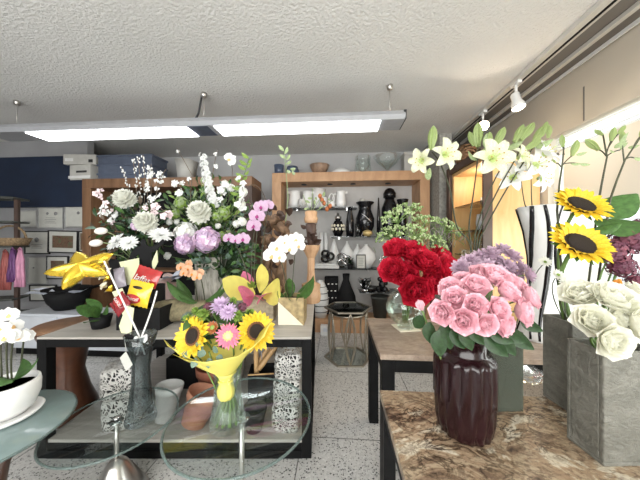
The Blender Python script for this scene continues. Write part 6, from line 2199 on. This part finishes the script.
# carved stands
B = on_t(311, 302)
t = thing('carved_stand', 'carved honey brown wooden stand of stacked cups beside the driftwood', 'stand', B)
k_ = 2.51 / FOC
MB().lathe([(0, 0), (9 * k_, 0), (10 * k_, 6 * k_), (9 * k_, 12 * k_), (9.5 * k_, 18 * k_), (4.5 * k_, 20 * k_), (3.6 * k_, 30 * k_), (3.8 * k_, 44 * k_), (8 * k_, 52 * k_), (9 * k_, 57 * k_), (6.6 * k_, 57 * k_), (5 * k_, 52 * k_), (0, 52 * k_)], 9, 0, None, False).build('base_cup', M['carved'], t)
MB().lathe([(0, 52 * k_), (3 * k_, 53 * k_), (4 * k_, 62 * k_), (5.5 * k_, 78 * k_), (0, 80 * k_)], 10).build('dark_core', M['darkwood'], t)
MB().lathe([(0, 79 * k_), (6.2 * k_, 79 * k_), (7 * k_, 83 * k_), (6 * k_, 86 * k_), (6.4 * k_, 90 * k_), (5 * k_, 91 * k_), (4 * k_, 88 * k_), (0, 88 * k_)], 10).build('top_cup', M['carved'], t)
rr = random.Random(9)
for k in range(16):
    a = rr.uniform(0, 6.28)
    face_put('dried_leaf', ME.setdefault('l_dried', leaf_mesh(M['darkwood'], .3, 60, .4, 5, .4)), t, Vector((4 * k_ * math.cos(a), 4 * k_ * math.sin(a), rr.uniform(58, 76) * k_)), Vector((math.cos(a), math.sin(a), rr.uniform(-.6, .5))), Vector((-math.sin(a), math.cos(a), .5)), 8 * k_)
t2 = thing('pod_sprig', 'green sprig with dark pods standing in the top cup of the carved stand', 'sprig', B + UP * 88.5 * k_)
for (a, b, c) in (((0, 0, 0), (316, 205, 2.5), (324, 192, 2.48)), ((0, 0, 0), (312, 200, 2.5), (313, 188, 2.5)), ((0, 0, 0), (322, 208, 2.48), (333, 200, 2.46)), ((0, 0, 0), (307, 205, 2.5), (303, 195, 2.5))):
    MB().tube(bez(a, at(*b) - t2.location, at(*c) - t2.location, 6), .0035, 5).build('stem', M['leaf_pale'], t2)
for (px, py) in ((320, 196), (324, 203), (327, 209), (330, 206), (322, 200)):
    MB().ball((0, 0, 0), (.02, .018, .026), 8, 6).build('pod', M['bronze'], t2, 0, at(px, py, 2.47) - t2.location)
for k in range(10):
    face_put('leaf', ME['l_pale'], t2, at(308 + 2.2 * k, 208 - (k * 5) % 12, 2.48) - t2.location, vd(rr.uniform(-1, 1), -.3, rr.uniform(-.3, 1)), -FW, .06)

# ================================================================ the two big white arrangements
def filler(name, label, c, rx, ry, rz, n, L, mats, seed, cat='foliage', lo=-.3):
    m = MB()
    rr_ = random.Random(seed)
    for k in range(n):
        v = Vector((rr_.gauss(0, 1), rr_.gauss(0, 1), rr_.gauss(0, 1))).normalized()
        s = rr_.uniform(.35, 1.0)
        p = RT * v.x * rx * s + FW * v.y * ry * s + UP * v.z * rz * s
        q_ = Matrix.Translation(p) @ quat(v + Vector((rr_.uniform(-.7, .7), rr_.uniform(-.7, .7), rr_.uniform(-.2, .9))), rr_.uniform(0, 6)).to_matrix().to_4x4()
        m.petal(0, L * rr_.uniform(.7, 1.3), L * .22, 5, 55, 0, 0, .25, nu=3, nv=2, mi=rr_.randrange(len(mats)), M=q_)
        if k % 3 == 0:
            m.tube([Vector((0, 0, -rz * .9)), p * .5 + Vector((0, 0, -rz * .1)), p], .0022, 3, 0)
    o_ = m.build(name, [M[x] for x in mats])
    o_.location = c
    return tag(o_, label, cat, None, 'stuff')


AL = Vector(V(-1.47, 2.13, TH + .001))
t = thing('dark_planter', 'dark grey planter hidden under the left white flower arrangement', 'planter', AL, YAW)
open_box(.20, .18, .24).build('box', M['char'], t, .006)
MB().b2((-.088, -.078, .19), (.088, .078, .21)).build('foam', M['leaf_dark'], t)
ALb = AL + UP * .20
AR = Vector(V(-.99, 2.30, TH + .001))
t = thing('log_vase', 'tall pale weathered log vase under the right white flower arrangement', 'vase', AR)
lv = MB()
vs, fs = [], []
PR = [(0, 0), (.135, 0), (.145, .1), (.14, .3), (.15, .47), (.13, .47), (.12, .3), (0, .28)]
for (r, z) in PR:
    for k in range(28):
        a = 2 * PI * k / 28
        q_ = r * (1 + .05 * math.sin(5 * a) + .03 * math.sin(13 * a))
        vs.append((q_ * math.cos(a), q_ * math.sin(a), z))
for i in range(len(PR) - 1):
    for k in range(28):
        fs.append((i * 28 + k, i * 28 + (k + 1) % 28, (i + 1) * 28 + (k + 1) % 28, (i + 1) * 28 + k))
lv.add(vs, fs)
lv.build('body', wood('birch_bark', (.20, .19, .165), (.58, .56, .50), (16, 16, 2.5), .85), t)
ARb = AR + UP * .42

filler('grey_green_foliage', 'dusky green filler leaves of the left white arrangement', at(133, 228, 2.15), .30, .17, .30, 380, .075, ['leaf_dark', 'leaf_blue', 'twig', 'leaf'], 41)
filler('green_foliage', 'fresh green filler leaves of the right white arrangement', at(208, 216, 2.3), .40, .20, .36, 620, .075, ['leaf', 'leaf_lime', 'leaf_pale', 'leaf_blue', 'leaf_dark', 'leaf'], 42)
filler('trailing_foliage', 'dark trailing leaves around the log vase of the right arrangement', at(222, 256, 2.2), .38, .14, .22, 300, .075, ['leaf_dark', 'leaf', 'leaf_blue'], 43)


def ar(name, label, cat, base, px, py, z, me, r, d, part='flower_head', sm='stem', grp=None, sr=.004):
    return cut(name, label, cat, base, at(px, py, z), vd(*d), ME[me], r / FOC * z, sm, sr, grp, (), part, .35)


ar('white_chrysanthemum', 'big cream white chrysanthemum at the top of the left arrangement', 'chrysanthemum', ALb, 124.5, 199, 2.0, 'ball_mum', 11.5, (-.1, -.8, .6))
ar('white_chrysanthemum', 'big cream white chrysanthemum in the middle of the left arrangement', 'chrysanthemum', ALb, 145.5, 222, 1.92, 'ball_mum', 12, (.1, -.85, .5))
ar('white_flat_bloom', 'flat white bloom tilted sideways at the right of the left arrangement', 'flower', ALb, 161, 235, 1.92, 'flat_white', 12, (.4, -.6, .7))
ar('white_flat_bloom', 'flat white bloom low in the left arrangement above the black topper', 'flower', ALb, 129, 243, 1.88, 'flat_white', 9.5, (.15, -.8, .5))
ar('white_flat_bloom', 'flat white bloom lowest at the left of the left arrangement', 'flower', ALb, 116, 242, 1.90, 'flat_white', 10.5, (-.25, -.8, .5))
ar('lilac_hydrangea', 'small mauve bloom between the two cream chrysanthemums', 'flower', ALb, 136, 226, 1.97, 'hyd', 5, (-.2, -.8, .4), 'flower_ball')
ar('white_chrysanthemum', 'big cream white chrysanthemum in the middle of the right arrangement', 'chrysanthemum', ARb, 199.5, 212, 2.02, 'ball_mum', 13, (0, -.85, .5))
ar('white_hydrangea', 'white hydrangea above the left lilac hydrangea', 'hydrangea', ARb, 186, 233, 2.05, 'white_ball', 11.5, (-.1, -.7, .6), 'flower_ball')
ar('lilac_hydrangea', 'lilac hydrangea at the front, the right and larger of two', 'hydrangea', ARb, 207, 240, 1.98, 'hyd', 13.5, (0, -.9, .3), 'flower_ball')
ar('lilac_hydrangea', 'lilac hydrangea at the front, the left and smaller of two', 'hydrangea', ARb, 186, 244, 2.0, 'hyd', 11, (-.2, -.9, .2), 'flower_ball')
for (px, py, r, lab) in ((181, 203, 7, 'lime green flower ball at the upper left of the right arrangement'), (224, 212, 6.5, 'lime green flower ball right of the cream chrysanthemum'), (176, 214, 6, 'lime green flower ball at the left edge of the right arrangement'), (217, 216, 6, 'lime green flower ball between the cream chrysanthemum and the white buttons'), (222, 236, 5.5, 'lime green flower ball right of the larger lilac hydrangea')):
    ar('lime_hydrangea', lab, 'flower', ARb, px, py, 2.1, 'lime_ball', r, ((px - 200) / 40, -.7, .6), 'flower_ball', 'stem', 'lime flower balls of the right arrangement')
for k, (px, py, r, lab) in enumerate(((170, 222, 3.5, 'white button bloom lowest at the left of the right arrangement'), (177, 222, 3.2, 'white button bloom just right of the lowest left one'), (173, 214, 3.6, 'white button bloom at the left edge beside the lime ball'), (231, 188, 4.5, 'white button bloom highest at the right of the arrangement'), (241, 204, 4.5, 'white button bloom at the right edge near the mauve orchid'), (242, 222, 5, 'white button bloom low at the right edge above the paired orchids'), (236, 224, 4, 'white button bloom beside the low right edge one'), (218, 226, 3.2, 'white button bloom right of and below the cream chrysanthemum'), (243, 192, 5, 'white button bloom at the upper right edge of the arrangement'), (225, 184, 4, 'white button bloom right of the white delphinium'), (168, 256, 4, 'white button bloom hanging low at the left below the hydrangeas'))):
    ar('white_button_bloom', lab, 'flower', ARb, px, py, 2.12, 'white_ball', r, ((px - 205) / 40, -.8, .4), 'flower_ball', 'stem', 'white button blooms of the right arrangement', .0022)
ar('white_single_bloom', 'single white orchid bloom standing highest right of the delphinium', 'flower', ARb, 230, 159.5, 2.15, 'orchid_w', 7, (.1, -1, .1), 'bloom', 'twig', None, .003)

# white delphinium spike
t = thing('white_delphinium', 'tall spike of white delphinium blooms rising from the right arrangement', 'delphinium', ARb)
P = [Vector((0, 0, 0)), at(214, 205, 2.15) - ARb, at(207, 180, 2.12) - ARb, at(203, 156, 2.1) - ARb]
MB().tube(P, [.005, .005, .004, .003], 6).build('stem', M['stem'], t)
rr = random.Random(6)
for i in range(26):
    u_ = i / 25
    c = P[1].lerp(P[2], u_ * 2) if u_ < .5 else P[2].lerp(P[3], u_ * 2 - 1)
    a = i * 2.4
    d = vd(math.cos(a), -.7 + .4 * math.sin(a), .3)
    put('bloom', ME['flat_white'], t, c + d * .025, d, .040 * (1 - .35 * u_), i)


def blossom_twig(label, base, pts, n, r, mat, grp, seed, name='blossom_twig', sm='twig', sr=.004, part='blossoms'):
    base = Vector(base)
    t_ = thing(name, label, 'twig', base, 0, grp)
    P_ = [Vector((0, 0, 0))] + [at(*p) - base for p in pts]
    MB().tube(bez(P_[0], P_[1], P_[1], 2)[:-1] + [P_[1].lerp(P_[2], k / 5) for k in range(6)] + ([P_[2].lerp(P_[3], k / 4) for k in range(1, 5)] if len(P_) > 3 else []), sr * .7, 5).build('stem', M[sm], t_)
    rr_ = random.Random(seed)
    for i in range(n):
        u_ = rr_.random() ** .8
        seg_ = P_[1].lerp(P_[2], u_) if len(P_) < 4 or i % 2 else P_[2].lerp(P_[3], u_)
        b_2 = MB()
        c = Vector((rr_.uniform(-1, 1), rr_.uniform(-1, 1), rr_.uniform(-1, 1))) * r * 1.3
        if part == 'catkin':
            b_2.ball((0, 0, 0), (r * .7, r * .7, r * 1.15), 7, 5)
        else:
            for k in range(5):
                b_2.petal(k * 1.2566, r, r * .45, 50, 85, .1 * r, 0, .3, nu=3, nv=2, M=quat((rr_.uniform(-.7, .7), -1, rr_.uniform(-.3, .8))).to_matrix().to_4x4())
        b_2.build(part[:-1] if part == 'blossoms' else part, mat, t_, 0, seg_ + c)
    return t_


wg = 'willow twigs of the left arrangement'
for k, (a, b, c, lab) in enumerate((((131, 215, 2.15), (128, 185, 2.12), (122, 168, 2.1), 'pussy willow twig leaning furthest left in the left arrangement'), ((137, 215, 2.15), (136, 180, 2.12), (133, 160, 2.1), 'pussy willow twig second from the left in the left arrangement'), ((141, 215, 2.15), (140, 180, 2.14), (138, 157, 2.12), 'pussy willow twig third from the left in the left arrangement'), ((144, 215, 2.15), (145, 180, 2.14), (143, 155, 2.12), 'tallest pussy willow twig in the left arrangement'), ((148, 215, 2.15), (147, 185, 2.12), (149, 165, 2.12), 'pussy willow twig leaning right in the left arrangement'))):
    blossom_twig(lab, ALb, (a, b, c), 26, .0075, M['petal_white'], wg, 50 + k, 'willow_twig', part='catkin')
bg_ = 'blossom twigs of the arrangements'
for k, (a, b, c, n, r, w, lab) in enumerate((((114, 225, 2.1), (106, 210, 2.05), (100, 190, 2.02), 9, .026, 0, 'pale pink blossom twig leaning left over the walnut post'),
                                             ((150, 205, 2.1), (152, 180, 2.08), (151, 164, 2.06), 9, .024, 0, 'white blossom twig beside the tallest willow twig'),
                                             ((155, 205, 2.1), (158, 182, 2.06), (166, 169, 2.02), 9, .022, 0, 'white blossom twig bending right from the left arrangement'),
                                             ((118, 225, 2.05), (110, 215, 2.0), (104, 208, 1.98), 6, .03, 0, 'white blossom twig low at the left of the left arrangement'),
                                             ((148, 212, 2.0), (160, 208, 1.98), (168, 214, 1.96), 12, .028, 0, 'pink white blossom twig between the two arrangements'),
                                             ((185, 210, 2.15), (182, 192, 2.1), (177, 182, 2.06), 8, .028, 1, 'white blossom twig at the left of the delphinium'),
                                             ((205, 200, 2.2), (212, 178, 2.15), (217, 150, 2.1), 3, .022, 1, 'nearly bare twig reaching up beside the delphinium'),
                                             ((236, 215, 2.1), (244, 196, 2.08), (241, 180, 2.06), 10, .03, 1, 'white blossom twig at the right of the right arrangement'),
                                             ((190, 205, 2.15), (192, 175, 2.12), (177, 148, 2.1), 2, .02, 1, 'bare twig slanting left in front of the grey flared vase'),
                                             ((222, 210, 2.1), (222, 190, 2.08), (232, 182, 2.05), 8, .028, 1, 'white blossom twig below the single white orchid bloom'))):
    blossom_twig(lab, ARb if w else ALb, (a, b, c), n, r, M['petal_white'] if k not in (0, 4) else pm('blush_petal', (.82, .68, .70), .5, var=.08), bg_, 70 + k)
t = thing('lime_leaf_sprig', 'pale lime leaf sprig at the upper right of the right arrangement', 'sprig', ARb)
P = [Vector((0, 0, 0)), at(238, 200, 2.15) - ARb, at(249, 158, 2.08) - ARb]
MB().tube(bez(*P, 10), .003, 5).build('stem', M['stem'], t)
for k in range(14):
    u_ = k / 13
    c = bez(*P, 40)[int(24 + 16 * u_)]
    face_put('leaf', ME['l_lime'], t, c, vd(-.8 if k % 2 else .8, -.4, -.2 + .5 * u_), -FW + UP * .3, .075)
t = thing('arching_twig', 'thin grey twig arching down toward the mauve orchid', 'twig', ARb)
MB().tube(bez((0, 0, 0), at(248, 150, 2.2) - ARb, at(266, 200, 2.1) - ARb, 12), .003, 5).build('stem', M['twig'], t)
for k, (px, py, z, lab) in enumerate(((101, 231, 1.85, 'white bunny tail grass head at the left, the upper of three'), (96, 243, 1.83, 'white bunny tail grass head furthest left, the middle of three'), (103, 257.5, 1.82, 'white bunny tail grass head beside the balloon, the lowest of three'))):
    tail_m = MB().ball((0, 0, 0), (.027, .027, .042), 12, 8).mesh('grass_head', [pm('fuzzy_white', (.80, .74, .68), .95, var=.06, bmp=.5, bs=120)])
    h = at(px, py, z)
    tt = thing('bunny_tail', lab, 'grass', ALb, 0, 'bunny tail grasses of the left arrangement')
    MB().tube(bez((0, 0, 0), at(128, 232 + 6 * k, 1.95) - ALb, h - ALb, 9), .0035, 5).build('stem', M['leaf_pale'], tt)
    put('grass_head', tail_m, tt, h - ALb, vd(-.9, -.2, -.15 if k else -.1))
